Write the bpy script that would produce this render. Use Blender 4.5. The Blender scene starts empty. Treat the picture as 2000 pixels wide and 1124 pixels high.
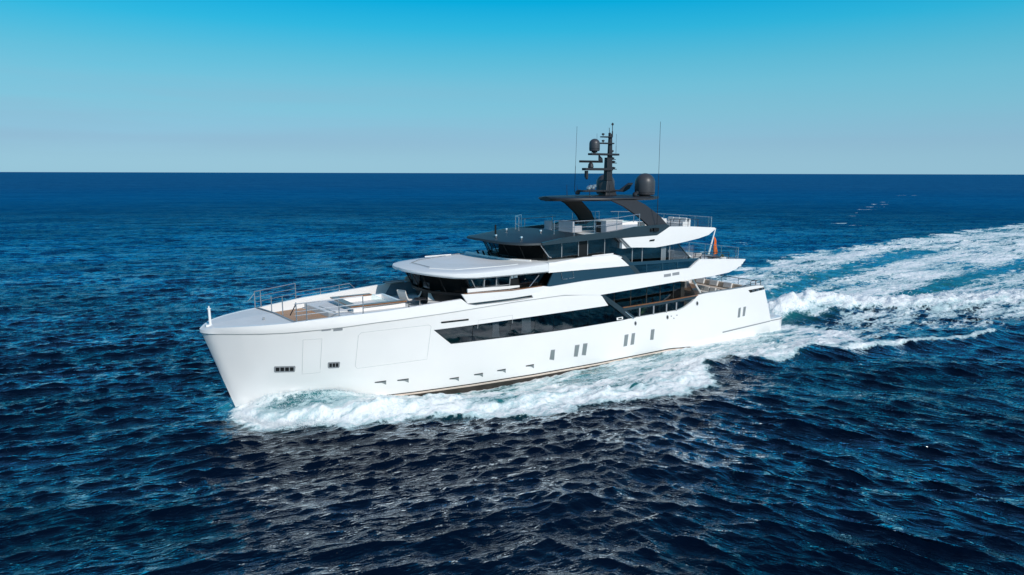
import bpy, bmesh, math, random
import numpy as np
from mathutils import Vector, Matrix
random.seed(7)
rad = math.radians
sc = bpy.context.scene
COL = sc.collection

# ------------------------------------------------------------------ camera
F_PX = 1333.0                       # focal length in pixels of a 2000 px wide frame (24 mm)
CAM_H = 14.8
PITCH = math.atan((562 - 338.5) / F_PX)
ROLL = math.atan(5 / 2000.0)
_f = np.array([0, math.cos(PITCH), -math.sin(PITCH)])
_r = np.array([1.0, 0, 0]); _u = np.cross(_r, _f)
CR = math.cos(ROLL) * _r + math.sin(ROLL) * _u
CU = -math.sin(ROLL) * _r + math.cos(ROLL) * _u
CF = _f
cam = bpy.data.cameras.new('camera')
cam.sensor_width = 36.0
cam.lens = 36.0 * F_PX / 2000.0
cam.clip_start = 0.5
cam.clip_end = 120000
cam_o = bpy.data.objects.new('camera', cam)
m = Matrix.Identity(4)
for i in range(3):
    m[i][0] = CR[i]; m[i][1] = CU[i]; m[i][2] = -CF[i]
m[0][3], m[1][3], m[2][3] = 0, 0, CAM_H
cam_o.matrix_world = m
COL.objects.link(cam_o)
sc.camera = cam_o

# ------------------------------------------------------------------ sky and sun
SUN_EL, SUN_AZ = rad(32), rad(34)    # azimuth measured from straight behind the camera towards the right
sun_vec = Vector((math.sin(SUN_AZ) * math.cos(SUN_EL), -math.cos(SUN_AZ) * math.cos(SUN_EL), math.sin(SUN_EL)))
world = bpy.data.worlds.new("World"); sc.world = world
world.use_nodes = True
wt = world.node_tree; wt.nodes.clear()
def wn(t, **k):
    n = wt.nodes.new(t)
    for a, b in k.items(): setattr(n, a, b)
    return n
w_out = wn('ShaderNodeOutputWorld'); w_bg = wn('ShaderNodeBackground')
w_sky = wn('ShaderNodeTexSky', sky_type='NISHITA', sun_disc=False)
w_sky.sun_elevation = SUN_EL
w_sky.sun_rotation = math.pi - SUN_AZ
w_sky.air_density = 1.0; w_sky.dust_density = 0.6; w_sky.ozone_density = 2.2
w_bg.inputs['Strength'].default_value = 0.13
w_tc = wn('ShaderNodeTexCoord'); w_sep = wn('ShaderNodeSeparateXYZ')
w_r1 = wn('ShaderNodeValToRGB'); w_r2 = wn('ShaderNodeValToRGB')
def fill_ramp(node, stops):
    el = node.color_ramp.elements
    el[0].position, el[0].color = stops[0][0], (*stops[0][1], 1)
    el[1].position, el[1].color = stops[-1][0], (*stops[-1][1], 1)
    for p_, c_ in stops[1:-1]:
        e_ = el.new(p_); e_.color = (*c_, 1)
# clear-air colour by elevation (sine), and the grading of the physical sky towards it
fill_ramp(w_r1, [(0.0, (.32, .56, .73)), (.042, (.28, .51, .67)), (.085, (.215, .53, .68)), (.12, (.165, .525, .69)), (.154, (.10, .495, .69)),
                 (.193, (.03, .455, .71)), (.228, (.002, .40, .71)), (.35, (.015, .25, .55)), (.6, (.05, .16, .36)), (1.0, (.09, .16, .32))])
fill_ramp(w_r2, [(0.0, (.42, .80, 1.0)), (.042, (.36, .62, .95)), (.085, (.38, .69, .84)), (.12, (.36, .76, .84)), (.154, (.27, .82, .87)),
                 (.193, (.09, .88, .97)), (.228, (.01, .87, 1.0)), (1.0, (.0, .6, .9))])
w_mul = wn('ShaderNodeMix', data_type='RGBA', blend_type='MULTIPLY'); w_mul.inputs[0].default_value = 1.0
w_scl = wn('ShaderNodeVectorMath', operation='SCALE'); w_scl.inputs['Scale'].default_value = 1 / .13
w_mix = wn('ShaderNodeMix', data_type='RGBA'); w_mix.inputs[0].default_value = .80
wt.links.new(w_tc.outputs['Generated'], w_sep.inputs[0])
wt.links.new(w_sep.outputs['Z'], w_r1.inputs[0]); wt.links.new(w_sep.outputs['Z'], w_r2.inputs[0])
wt.links.new(w_sky.outputs[0], w_mul.inputs[6]); wt.links.new(w_r2.outputs[0], w_mul.inputs[7])
wt.links.new(w_r1.outputs[0], w_scl.inputs[0])
wt.links.new(w_mul.outputs[2], w_mix.inputs[6])
# thin, uneven bands of far haze low in the sky
w_map = wn('ShaderNodeMapping'); w_map.inputs['Scale'].default_value = (1.1, 1.1, 16)
w_no = wn('ShaderNodeTexNoise'); w_no.inputs['Scale'].default_value = 1.6; w_no.inputs['Detail'].default_value = 5
wt.links.new(w_tc.outputs['Generated'], w_map.inputs[0]); wt.links.new(w_map.outputs[0], w_no.inputs['Vector'])
w_b1 = wn('ShaderNodeMapRange', interpolation_type='SMOOTHSTEP'); w_b1.inputs[1].default_value = .005; w_b1.inputs[2].default_value = .045
w_b2 = wn('ShaderNodeMapRange', interpolation_type='SMOOTHSTEP'); w_b2.inputs[1].default_value = .075; w_b2.inputs[2].default_value = .17; w_b2.inputs[3].default_value = 1; w_b2.inputs[4].default_value = 0
w_b3 = wn('ShaderNodeMapRange', interpolation_type='SMOOTHSTEP'); w_b3.inputs[1].default_value = .38; w_b3.inputs[2].default_value = .68
w_b4 = wn('ShaderNodeMapRange', interpolation_type='SMOOTHSTEP'); w_b4.inputs[1].default_value = .25; w_b4.inputs[2].default_value = -.55; w_b4.inputs[3].default_value = .25
for b_ in (w_b1, w_b2): wt.links.new(w_sep.outputs['Z'], b_.inputs[0])
wt.links.new(w_no.outputs[0], w_b3.inputs[0]); wt.links.new(w_sep.outputs['X'], w_b4.inputs[0])
w_p = None
for b_ in (w_b1, w_b2, w_b3, w_b4):
    if w_p is None: w_p = b_.outputs[0]; continue
    m_ = wn('ShaderNodeMath', operation='MULTIPLY'); wt.links.new(w_p, m_.inputs[0]); wt.links.new(b_.outputs[0], m_.inputs[1]); w_p = m_.outputs[0]
w_hz = wn('ShaderNodeMix', data_type='RGBA'); w_hz.inputs[7].default_value = (.27 / .13, .44 / .13, .585 / .13, 1)
m_ = wn('ShaderNodeMath', operation='MULTIPLY'); m_.inputs[1].default_value = .55; wt.links.new(w_p, m_.inputs[0])
wt.links.new(m_.outputs[0], w_hz.inputs[0]); wt.links.new(w_scl.outputs[0], w_hz.inputs[6]); wt.links.new(w_hz.outputs[2], w_mix.inputs[7])
wt.links.new(w_mix.outputs[2], w_bg.inputs[0]); wt.links.new(w_bg.outputs[0], w_out.inputs[0])

sl = bpy.data.lights.new('sun', 'SUN'); sl.energy = 3.3; sl.angle = rad(0.5); sl.color = (1.0, 0.95, 0.90)
so = bpy.data.objects.new('sun', sl); COL.objects.link(so)
so.rotation_euler = sun_vec.to_track_quat('Z', 'Y').to_euler()
so.location = sun_vec * 80
sc.view_settings.view_transform = 'Standard'; sc.view_settings.look = 'None'
sc.view_settings.exposure = 0.0; sc.view_settings.gamma = 1.0
sc.cycles.max_bounces = 8; sc.cycles.transparent_max_bounces = 12
sc.cycles.use_denoising = True

# ------------------------------------------------------------------ frames of reference
# the yacht's own frame: s metres aft of the stem at the waterline, t metres to port, z up.
TH = rad(56.5)
BOW = np.array([-17.4240, 41.3411, 0.0])
A_ = np.array([math.sin(TH), math.cos(TH), 0]); P_ = np.array([math.cos(TH), -math.sin(TH), 0])
CAMP = np.array([0, 0, CAM_H])
def ray(px, py): return CF * F_PX + CR * (px - 1000) + CU * (562 - py)
def at_t(px, py, t):
    d = ray(px, py); k = ((BOW + P_ * t - CAMP) @ P_) / (d @ P_); p = CAMP + d * k - BOW
    return float(p @ A_), float(p[2])
def at_z(px, py, z):
    d = ray(px, py); k = (z - CAM_H) / d[2]; p = CAMP + d * k - BOW
    return float(p @ A_), float(p @ P_)
def ip(x, xs, ys): return float(np.interp(x, xs, ys))
BU = [0, .12, .3, .7, 1.2, 1.7, 2.7, 4.2, 6.7, 9.7, 13.7, 17.7, 21, 41, 46, 48.5, 51]
BD = [0, .42, .80, 1.22, 1.66, 2.05, 2.62, 3.2, 3.9, 4.42, 4.7, 4.8, 4.83, 4.83, 4.62, 4.45, 4.3]
WU = [0, 1, 3, 7, 11, 15, 20, 26, 40, 48]
WD = [0, .35, 1.05, 2.2, 3.1, 3.75, 4.3, 4.6, 4.65, 4.45]
def wfade(u): return max(0.0, 1 - u / 18.0)
def tfun(s, z):
    u = max(0, s + 1.73 * z / 5.3)
    for _ in range(12):
        u = max(0.0, s + 1.73 * (z / 5.3) * wfade(u))
    g = min(1.0, max(0.0, z / 5.5)) ** 0.9
    tw = ip(u, WU, WD)
    if z < 0: tw *= (1 + 0.1 * z)
    return tw + (ip(u, BU, BD) - tw) * g
def onh(px, py, lo=0.0):
    t = 2.5
    for _ in range(50):
        s, z = at_t(px, py, t); t = .5 * t + .5 * max(lo, tfun(s, z))
    s, z = at_t(px, py, t)
    return s, z

# ------------------------------------------------------------------ mesh helpers
class MB:
    def __init__(self): self.v = []; self.f = []
    def pt(self, s, t, z): self.v.append((s, -t, z)); return len(self.v) - 1
    def face(self, pts): self.f.append([self.pt(*p) for p in pts])
    def grid(self, rows, close=False):
        n = len(rows[0]); base = len(self.v)
        for r in rows:
            for p in r: self.pt(*p)
        for i in range(len(rows) - 1):
            for j in range(n - 1 + (1 if close else 0)):
                a = base + i * n + j; b = base + i * n + (j + 1) % n
                self.f.append([a, b, b + n, a + n])
        return base
    def box(self, s0, s1, t0, t1, z0, z1):
        c = [(s, t, z) for z in (z0, z1) for t in (t0, t1) for s in (s0, s1)]
        i = [self.pt(*p) for p in c]
        for q in ((0, 1, 3, 2), (4, 6, 7, 5), (0, 4, 5, 1), (2, 3, 7, 6), (0, 2, 6, 4), (1, 5, 7, 3)):
            self.f.append([i[k] for k in q])
        return self
    def obox(self, c, h, yaw=0, pitch=0):
        """box at centre c with half sizes h turned by yaw about z and pitch about its own t axis"""
        cy, sy, cp, sp = math.cos(yaw), math.sin(yaw), math.cos(pitch), math.sin(pitch)
        i = []
        for z in (-h[2], h[2]):
            for t in (-h[1], h[1]):
                for s in (-h[0], h[0]):
                    a, b = s * cp - z * sp, s * sp + z * cp
                    i.append(self.pt(c[0] + a * cy - t * sy, c[1] + a * sy + t * cy, c[2] + b))
        for q in ((0, 1, 3, 2), (4, 6, 7, 5), (0, 4, 5, 1), (2, 3, 7, 6), (0, 2, 6, 4), (1, 5, 7, 3)):
            self.f.append([i[k] for k in q])
        return self
    def prism(self, poly, z0, z1):
        zf0 = z0 if callable(z0) else (lambda s, t: z0)
        zf1 = z1 if callable(z1) else (lambda s, t: z1)
        a = [self.pt(s, t, zf0(s, t)) for s, t in poly]; b = [self.pt(s, t, zf1(s, t)) for s, t in poly]
        n = len(poly)
        self.f.append(a[::-1]); self.f.append(b)
        for i in range(n): self.f.append([a[i], a[(i + 1) % n], b[(i + 1) % n], b[i]])
        return self
    def prism_t(self, poly, t0, t1):
        """prism of an (s,z) polygon between two t planes; t0,t1 may be functions of (s,z)"""
        f0 = t0 if callable(t0) else (lambda s, z: t0)
        f1 = t1 if callable(t1) else (lambda s, z: t1)
        a = [self.pt(s, f0(s, z), z) for s, z in poly]; b = [self.pt(s, f1(s, z), z) for s, z in poly]
        n = len(poly)
        self.f.append(a[::-1]); self.f.append(b)
        for i in range(n): self.f.append([a[i], a[(i + 1) % n], b[(i + 1) % n], b[i]])
        return self
    def tube(self, pts, r, n=6, r2=None):
        P = [Vector((p[0], -p[1], p[2])) for p in pts]
        rings = []
        for i, p in enumerate(P):
            d = (P[min(i + 1, len(P) - 1)] - P[max(i - 1, 0)]).normalized()
            x = d.cross(Vector((0, 0, 1)) if abs(d.z) < .9 else Vector((1, 0, 0))).normalized(); y = d.cross(x)
            rr = r if r2 is None else r + (r2 - r) * i / max(1, len(P) - 1)
            ring = []
            for k in range(n):
                a = 2 * math.pi * k / n
                q = p + x * (rr * math.cos(a)) + y * (rr * math.sin(a))
                self.v.append(tuple(q)); ring.append(len(self.v) - 1)
            rings.append(ring)
        for a, b in zip(rings, rings[1:]):
            for k in range(n): self.f.append([a[k], a[(k + 1) % n], b[(k + 1) % n], b[k]])
        self.f.append(rings[0][::-1]); self.f.append(rings[-1])
        return self
    def lathe(self, c, prof, n=24):
        rings = []
        for r, z in prof:
            ring = []
            for k in range(n):
                a = 2 * math.pi * k / n
                ring.append(self.pt(c[0] + r * math.cos(a), c[1] + r * math.sin(a), c[2] + z))
            rings.append(ring)
        for a, b in zip(rings, rings[1:]):
            for k in range(n): self.f.append([a[k], a[(k + 1) % n], b[(k + 1) % n], b[k]])
        self.f.append(rings[0][::-1]); self.f.append(rings[-1])
        return self
    def skin(self, ss, zlo, zhi, tf, off=0.0, th=0.15, n=5, sides=(1, -1)):
        for sd in sides:
            outer, inner = [], []
            for s in ss:
                a, b = zlo(s), zhi(s)
                ro, ri = [], []
                for k in range(n):
                    z = a + (b - a) * k / (n - 1)
                    t = tf(s, z) + off
                    ro.append((s, sd * t, z)); ri.append((s, sd * max(0.0, t - th), z))
                outer.append(ro); inner.append(ri[::-1])
            rows = [o + i for o, i in zip(outer, inner)]
            b0 = self.grid(rows, close=True)
            m_ = len(rows[0])
            for row in (0, len(rows) - 1):
                for k in range(n - 1):
                    q = [b0 + row * m_ + k, b0 + row * m_ + k + 1, b0 + row * m_ + m_ - 2 - k, b0 + row * m_ + m_ - 1 - k]
                    self.f.append(q if row else q[::-1])
        return self
    def pskin(self, poly, tf, off=0.0, th=0.1, n=4, step=0.6, sides=(1, -1)):
        """side panel from an s-monotone (s,z) polygon, following tf(s,z)"""
        if not callable(tf):
            tv = tf; tf = lambda s, z: tv
        xs = sorted(set(round(p[0], 4) for p in poly))
        ss = []
        for a, b in zip(xs, xs[1:]):
            k = max(1, int(math.ceil((b - a) / step)))
            ss += [a + (b - a) * i / k for i in range(k)]
        ss.append(xs[-1])
        ss[0] += 1e-3; ss[-1] -= 1e-3
        E = list(zip(poly, poly[1:] + poly[:1]))
        def rng(s):
            z = []
            for (s0, z0), (s1, z1) in E:
                if min(s0, s1) - 1e-9 <= s <= max(s0, s1) + 1e-9:
                    if abs(s1 - s0) < 1e-6: z += [z0, z1]
                    else: z.append(z0 + (z1 - z0) * (s - s0) / (s1 - s0))
            return (min(z), max(z)) if z else (0, 0)
        R = {s: rng(s) for s in ss}
        return self.skin(ss, lambda s: R[s][0], lambda s: R[s][1], tf, off, th, n, sides)
    def islands(self):
        par = list(range(len(self.v)))
        key = {}
        for i, v in enumerate(self.v):
            k = (round(v[0], 4), round(v[1], 4), round(v[2], 4)); par[i] = key.setdefault(k, i)
        def find(a):
            while par[a] != a: par[a] = par[par[a]]; a = par[a]
            return a
        for f in self.f:
            r = find(f[0])
            for k in f[1:]: par[find(k)] = r
        G = {}
        for f in self.f: G.setdefault(find(f[0]), []).append(f)
        out = []
        for fs in G.values():
            m_ = MB(); mp = {}
            for f in fs:
                q = []
                for k in f:
                    if k not in mp: mp[k] = len(m_.v); m_.v.append(self.v[k])
                    q.append(mp[k])
                m_.f.append(q)
            out.append(m_)
        return out
    def build(self, name, mat, parent=None, smooth=False, bevel=0.0, seg=2, recalc=True, angle=35, split=False):
        if split:
            return [m_.build(name, mat, parent, smooth, bevel, seg, recalc, angle) for m_ in self.islands()]
        me = bpy.data.meshes.new(name)
        me.from_pydata(self.v, [], self.f); me.update()
        bm = bmesh.new(); bm.from_mesh(me)
        bmesh.ops.remove_doubles(bm, verts=bm.verts, dist=1e-4)
        bmesh.ops.dissolve_degenerate(bm, edges=bm.edges, dist=1e-5)
        if recalc: bmesh.ops.recalc_face_normals(bm, faces=bm.faces)
        bm.to_mesh(me); bm.free()
        if smooth:
            me.shade_smooth()
            try: me.set_sharp_from_angle(angle=rad(angle))
            except Exception: pass
        me.materials.append(mat)
        o = bpy.data.objects.new(name, me); COL.objects.link(o)
        if parent is not None: o.parent = parent
        if bevel > 0:
            b = o.modifiers.new('bevel', 'BEVEL'); b.width = bevel; b.segments = seg; b.limit_method = 'ANGLE'; b.angle_limit = rad(35)
        return o

def thing(name, label, cat, loc=(0, 0, 0), rz=0, group=None):
    o = bpy.data.objects.new(name, None); COL.objects.link(o)
    o.empty_display_size = .3
    o.location = loc; o.rotation_euler = (0, 0, rz)
    o['label'] = label; o['category'] = cat
    if group: o['group'] = group
    return o
def arc(cx, cy, r, a0, a1, n):
    return [(cx + r * math.cos(rad(a0 + (a1 - a0) * i / n)), cy + r * math.sin(rad(a0 + (a1 - a0) * i / n))) for i in range(n + 1)]

# ------------------------------------------------------------------ materials
def newmat(name):
    mt = bpy.data.materials.new(name); mt.use_nodes = True
    return mt, mt.node_tree, mt.node_tree.nodes['Principled BSDF']
def paint(name, col, rough=.3, metal=0.0, coat=0.0, var=0.06, scale=1.5, spec=.5, bump=0.0, bscale=30):
    mt, nt, b = newmat(name)
    tc = nt.nodes.new('ShaderNodeTexCoord'); no = nt.nodes.new('ShaderNodeTexNoise')
    no.inputs['Scale'].default_value = scale; no.inputs['Detail'].default_value = 6
    nt.links.new(tc.outputs['Object'], no.inputs['Vector'])
    mr = nt.nodes.new('ShaderNodeMapRange'); mr.inputs[1].default_value = .3; mr.inputs[2].default_value = .7
    mr.inputs[3].default_value = 1 - var; mr.inputs[4].default_value = 1
    nt.links.new(no.outputs[0], mr.inputs[0])
    mx = nt.nodes.new('ShaderNodeVectorMath'); mx.operation = 'SCALE'; mx.inputs[0].default_value = col
    nt.links.new(mr.outputs[0], mx.inputs['Scale']); nt.links.new(mx.outputs[0], b.inputs['Base Color'])
    b.inputs['Roughness'].default_value = rough; b.inputs['Metallic'].default_value = metal
    b.inputs['Coat Weight'].default_value = coat; b.inputs['Coat Roughness'].default_value = .05
    b.inputs['Specular IOR Level'].default_value = spec
    if bump:
        n2 = nt.nodes.new('ShaderNodeTexNoise'); n2.inputs['Scale'].default_value = bscale
        nt.links.new(tc.outputs['Object'], n2.inputs['Vector'])
        bp = nt.nodes.new('ShaderNodeBump'); bp.inputs['Strength'].default_value = bump; bp.inputs['Distance'].default_value = .02
        nt.links.new(n2.outputs[0], bp.inputs['Height']); nt.links.new(bp.outputs[0], b.inputs['Normal'])
    return mt
M = {}
M['white'] = paint('white_gelcoat', (.872, .838, .808), .3, coat=.3, var=.025, scale=.4)
M['roof_white'] = paint('matt_white_roof', (.74, .74, .73), .55, var=.03, scale=.6)
M['visor'] = paint('matt_slate_roof', (.022, .034, .042), .5, var=.15, scale=.8)
M['deck_white'] = paint('pale_deck_paint', (.73, .73, .71), .55, var=.06, scale=2, bump=.1, bscale=60)
M['slate'] = paint('slate_paint', (.026, .044, .056), .3, coat=.25, var=.12)
M['panel'] = paint('blue_grey_panel', (.018, .052, .082), .2, coat=.4, var=.08, scale=.5)
M['dark'] = paint('black_trim', (.008, .009, .010), .5, spec=.25)
M['mast'] = paint('charcoal_paint', (.017, .018, .022), .5)
M['dome'] = paint('radome_grey', (.052, .052, .058), .42, var=.08)
M['interior'] = paint('interior_dark', (.03, .026, .022), .6, var=.5, scale=1.2)
M['brown'] = paint('arch_lining', (.06, .035, .02), .5)
M['steel'] = paint('polished_steel', (.62, .62, .63), .25, metal=.85)
M['grey'] = paint('grey_trim', (.28, .29, .30), .4)
M['seam'] = paint('seam_shadow_gap', (.56, .56, .55), .6)
M['port_glass'] = paint('smoked_porthole', (.22, .25, .25), .12, coat=.5)
M['cushion'] = paint('cushion_fabric', (.68, .67, .65), .9, var=.1, scale=6, bump=.3, bscale=9)
M['warm'] = paint('sand_cushion', (.66, .54, .43), .9, var=.15, scale=5)
M['sofa'] = paint('sofa_shell', (.42, .42, .44), .6, var=.1)
M['antifoul'] = paint('antifouling', (.045, .036, .028), .6, var=.3, scale=2)
M['stripe'] = paint('copper_stripe', (.74, .60, .50), .4)
M['orange'] = paint('flag_orange', (.95, .20, .02), .8, var=.2, scale=4)
M['curtain'] = paint('curtain_cloth', (.9, .9, .88), .9)
M['table'] = paint('dark_table', (.03, .03, .035), .3)
M['greydeck'] = paint('inner_bulwark_gloss', (.2, .24, .28), .15, coat=.8)
M['plant'] = paint('pale_green_leaves', (.16, .22, .05), .6, var=.4, scale=8)
def teak(name, c1, c2, width=.12):
    mt, nt, b = newmat(name)
    tc = nt.nodes.new('ShaderNodeTexCoord'); sp = nt.nodes.new('ShaderNodeSeparateXYZ')
    nt.links.new(tc.outputs['Object'], sp.inputs[0])
    mo = nt.nodes.new('ShaderNodeMath'); mo.operation = 'FRACT'
    dv = nt.nodes.new('ShaderNodeMath'); dv.operation = 'DIVIDE'; dv.inputs[1].default_value = width
    nt.links.new(sp.outputs['Y'], dv.inputs[0]); nt.links.new(dv.outputs[0], mo.inputs[0])
    lt = nt.nodes.new('ShaderNodeMath'); lt.operation = 'LESS_THAN'; lt.inputs[1].default_value = .07
    nt.links.new(mo.outputs[0], lt.inputs[0])
    fl = nt.nodes.new('ShaderNodeMath'); fl.operation = 'FLOOR'; nt.links.new(dv.outputs[0], fl.inputs[0])
    wn_ = nt.nodes.new('ShaderNodeTexWhiteNoise'); wn_.noise_dimensions = '1D'; nt.links.new(fl.outputs[0], wn_.inputs['W'])
    no = nt.nodes.new('ShaderNodeTexNoise'); no.inputs['Scale'].default_value = 3; no.inputs['Detail'].default_value = 6
    mp = nt.nodes.new('ShaderNodeMapping'); mp.inputs['Scale'].default_value = (1, 8, 1)
    nt.links.new(tc.outputs['Object'], mp.inputs[0]); nt.links.new(mp.outputs[0], no.inputs['Vector'])
    ad = nt.nodes.new('ShaderNodeMath'); ad.operation = 'MULTIPLY_ADD'; ad.inputs[1].default_value = .5
    nt.links.new(wn_.outputs['Value'], ad.inputs[0]); 
    hf = nt.nodes.new('ShaderNodeMath'); hf.operation = 'MULTIPLY'; hf.inputs[1].default_value = .6
    nt.links.new(no.outputs[0], hf.inputs[0]); nt.links.new(hf.outputs[0], ad.inputs[2])
    mx = nt.nodes.new('ShaderNodeMix'); mx.data_type = 'RGBA'; mx.inputs[6].default_value = (*c1, 1); mx.inputs[7].default_value = (*c2, 1)
    nt.links.new(ad.outputs[0], mx.inputs[0])
    m2 = nt.nodes.new('ShaderNodeMix'); m2.data_type = 'RGBA'; m2.inputs[7].default_value = (.03, .02, .015, 1)
    nt.links.new(lt.outputs[0], m2.inputs[0]); nt.links.new(mx.outputs[2], m2.inputs[6])
    nt.links.new(m2.outputs[2], b.inputs['Base Color']); b.inputs['Roughness'].default_value = .6
    return mt
M['teak'] = teak('teak_planks', (.42, .23, .12), (.58, .35, .20))
M['varnish'] = paint('varnished_teak', (.30, .12, .04), .3, coat=.4, var=.35, scale=5)
M['cap'] = paint('dark_wood_cap', (.15, .045, .025), .5, coat=.0, var=.3, scale=5)
def glassmat(name, tint, boost=1.0, rough=.015):
    mt = bpy.data.materials.new(name); mt.use_nodes = True; nt = mt.node_tree; nt.nodes.clear()
    o = nt.nodes.new('ShaderNodeOutputMaterial'); mx = nt.nodes.new('ShaderNodeMixShader')
    tr = nt.nodes.new('ShaderNodeBsdfTransparent'); tr.inputs[0].default_value = (*tint, 1)
    gl = nt.nodes.new('ShaderNodeBsdfGlossy'); gl.inputs['Roughness'].default_value = rough; gl.inputs[0].default_value = (.9, .95, 1, 1)
    fr = nt.nodes.new('ShaderNodeFresnel'); fr.inputs[0].default_value = 1.55
    ml = nt.nodes.new('ShaderNodeMath'); ml.operation = 'MULTIPLY'; ml.inputs[1].default_value = boost; ml.use_clamp = True
    ge = nt.nodes.new('ShaderNodeNewGeometry'); iv = nt.nodes.new('ShaderNodeMath'); iv.operation = 'SUBTRACT'; iv.inputs[0].default_value = 1
    m3 = nt.nodes.new('ShaderNodeMath'); m3.operation = 'MULTIPLY'
    nt.links.new(ge.outputs['Backfacing'], iv.inputs[1])      # only the outer face of the pane mirrors
    nt.links.new(fr.outputs[0], ml.inputs[0]); nt.links.new(ml.outputs[0], m3.inputs[0]); nt.links.new(iv.outputs[0], m3.inputs[1]); nt.links.new(m3.outputs[0], mx.inputs[0])
    nt.links.new(tr.outputs[0], mx.inputs[1]); nt.links.new(gl.outputs[0], mx.inputs[2]); nt.links.new(mx.outputs[0], o.inputs[0])
    return mt
M['front_glass'] = glassmat('front_glass', (.55, .55, .56), .7)
M['glass'] = glassmat('tinted_glass', (.46, .49, .51), 2.1)
M['clear'] = glassmat('clear_glass', (.86, .94, .94), 1.3)
M['blueglass'] = glassmat('blue_balustrade_glass', (.5, .64, .70), 2.6)
# ------------------------------------------------------------------ the sea
def _hash(ix, iy, seed):
    h = (ix.astype(np.int64) * 374761393 + iy.astype(np.int64) * 668265263 + seed * 974634777) & 0xffffffff
    h = ((h ^ (h >> 13)) * 1274126177) & 0xffffffff
    return ((h ^ (h >> 16)) & 0xffff).astype(np.float32) / 65535.0
def vnoise(x, y, seed=0):
    ix = np.floor(x); iy = np.floor(y); fx = (x - ix).astype(np.float32); fy = (y - iy).astype(np.float32)
    fx = fx * fx * fx * (fx * (fx * 6 - 15) + 10); fy = fy * fy * fy * (fy * (fy * 6 - 15) + 10)
    ix = ix.astype(np.int64); iy = iy.astype(np.int64)
    a = _hash(ix, iy, seed); b = _hash(ix + 1, iy, seed); c = _hash(ix, iy + 1, seed); d = _hash(ix + 1, iy + 1, seed)
    return a + (b - a) * fx + (c - a) * fy + (a - b - c + d) * fx * fy
def fbm(x, y, oct=4, seed=0):
    r = 0; w = 0.5; tot = 0
    for k in range(oct):
        ca, sa = math.cos(.7 * k + .3), math.sin(.7 * k + .3)
        r = r + w * vnoise(x * ca - y * sa + 17 * k, x * sa + y * ca - 9 * k, seed + k); tot += w; w *= .52; x = x * 2.03; y = y * 2.03
    return r / tot
def sstep(a, b, x):
    k = np.clip((x - a) / (b - a), 0, 1); return k * k * (3 - 2 * k)
def poly_sd(x, y, poly):
    """signed distance, positive inside"""
    P = np.array(poly, dtype=np.float32); n = len(P)
    dmin = np.full(x.shape, 1e9, np.float32); ins = np.zeros(x.shape, bool)
    for i in range(n):
        x0, y0 = P[i]; x1, y1 = P[(i + 1) % n]
        ex, ey = x1 - x0, y1 - y0
        k = np.clip(((x - x0) * ex + (y - y0) * ey) / (ex * ex + ey * ey + 1e-9), 0, 1)
        dmin = np.minimum(dmin, np.hypot(x - x0 - ex * k, y - y0 - ey * k))
        c = ((y0 > y) != (y1 > y)) & (x < (x1 - x0) * (y - y0) / (y1 - y0 + 1e-12) + x0)
        ins ^= c
    return np.where(ins, dmin, -dmin)
def line_d(x, y, pts):
    """distance to polyline and the 0..1 position along it"""
    dmin = np.full(x.shape, 1e9, np.float32); pos = np.zeros(x.shape, np.float32)
    n = len(pts) - 1
    for i in range(n):
        (x0, y0), (x1, y1) = pts[i], pts[i + 1]
        ex, ey = x1 - x0, y1 - y0
        k = np.clip(((x - x0) * ex + (y - y0) * ey) / (ex * ex + ey * ey + 1e-9), 0, 1)
        d = np.hypot(x - x0 - ex * k, y - y0 - ey * k)
        mk = d < dmin
        dmin = np.where(mk, d, dmin); pos = np.where(mk, (i + k) / n, pos)
    return dmin, pos

def spaced(a, b, fine, grow, far):
    """coordinates fine between a and b, then growing outwards to +-far"""
    x = list(np.arange(a, b + 1e-6, fine))
    d = fine; v = x[-1]; R = []
    while v < far: d *= grow; v += d; R.append(v)
    d = fine; v = x[0]; Lf = []
    while v > -far: d *= grow; v -= d; Lf.append(v)
    return np.array(Lf[::-1] + x + R, dtype=np.float64)
gx = spaced(-50, 50, .155, 1.03, 60000)               # column offsets at 62 m; they fan out with distance beyond that
gy = []
v = 18.0
while v < 60000:
    gy.append(v)
    v += .145 if v < 48 else max(.145, v * .0032) if v < 2500 else v * .02
back = []
v = 18.0; d_ = .3
while v > -6000: v -= d_; d_ *= 1.12; back.append(v)
gy = np.array(back[::-1] + gy)
fan = np.maximum(1.0, gy / 62.0)[:, None] * np.minimum(1.0, np.maximum(gy, 40) / 62.0)[:, None]
cx_ = np.clip(gx, -60000, 60000)[None, :]
X = cx_ * np.where(gy[:, None] < 62, np.clip(gy[:, None] + 4, 44, 62) / 62.0, gy[:, None] / 62.0)
Y = gy[:, None] + 0 * X
SH = X.shape
dX = np.abs(np.gradient(X, axis=1)); dY = np.gradient(gy)[:, None] + 0 * X
SP = np.maximum(dX, dY * .8).astype(np.float32)
S = ((X - BOW[0]) * A_[0] + (Y - BOW[1]) * A_[1]).astype(np.float32)
T = ((X - BOW[0]) * P_[0] + (Y - BOW[1]) * P_[1]).astype(np.float32)

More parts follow.
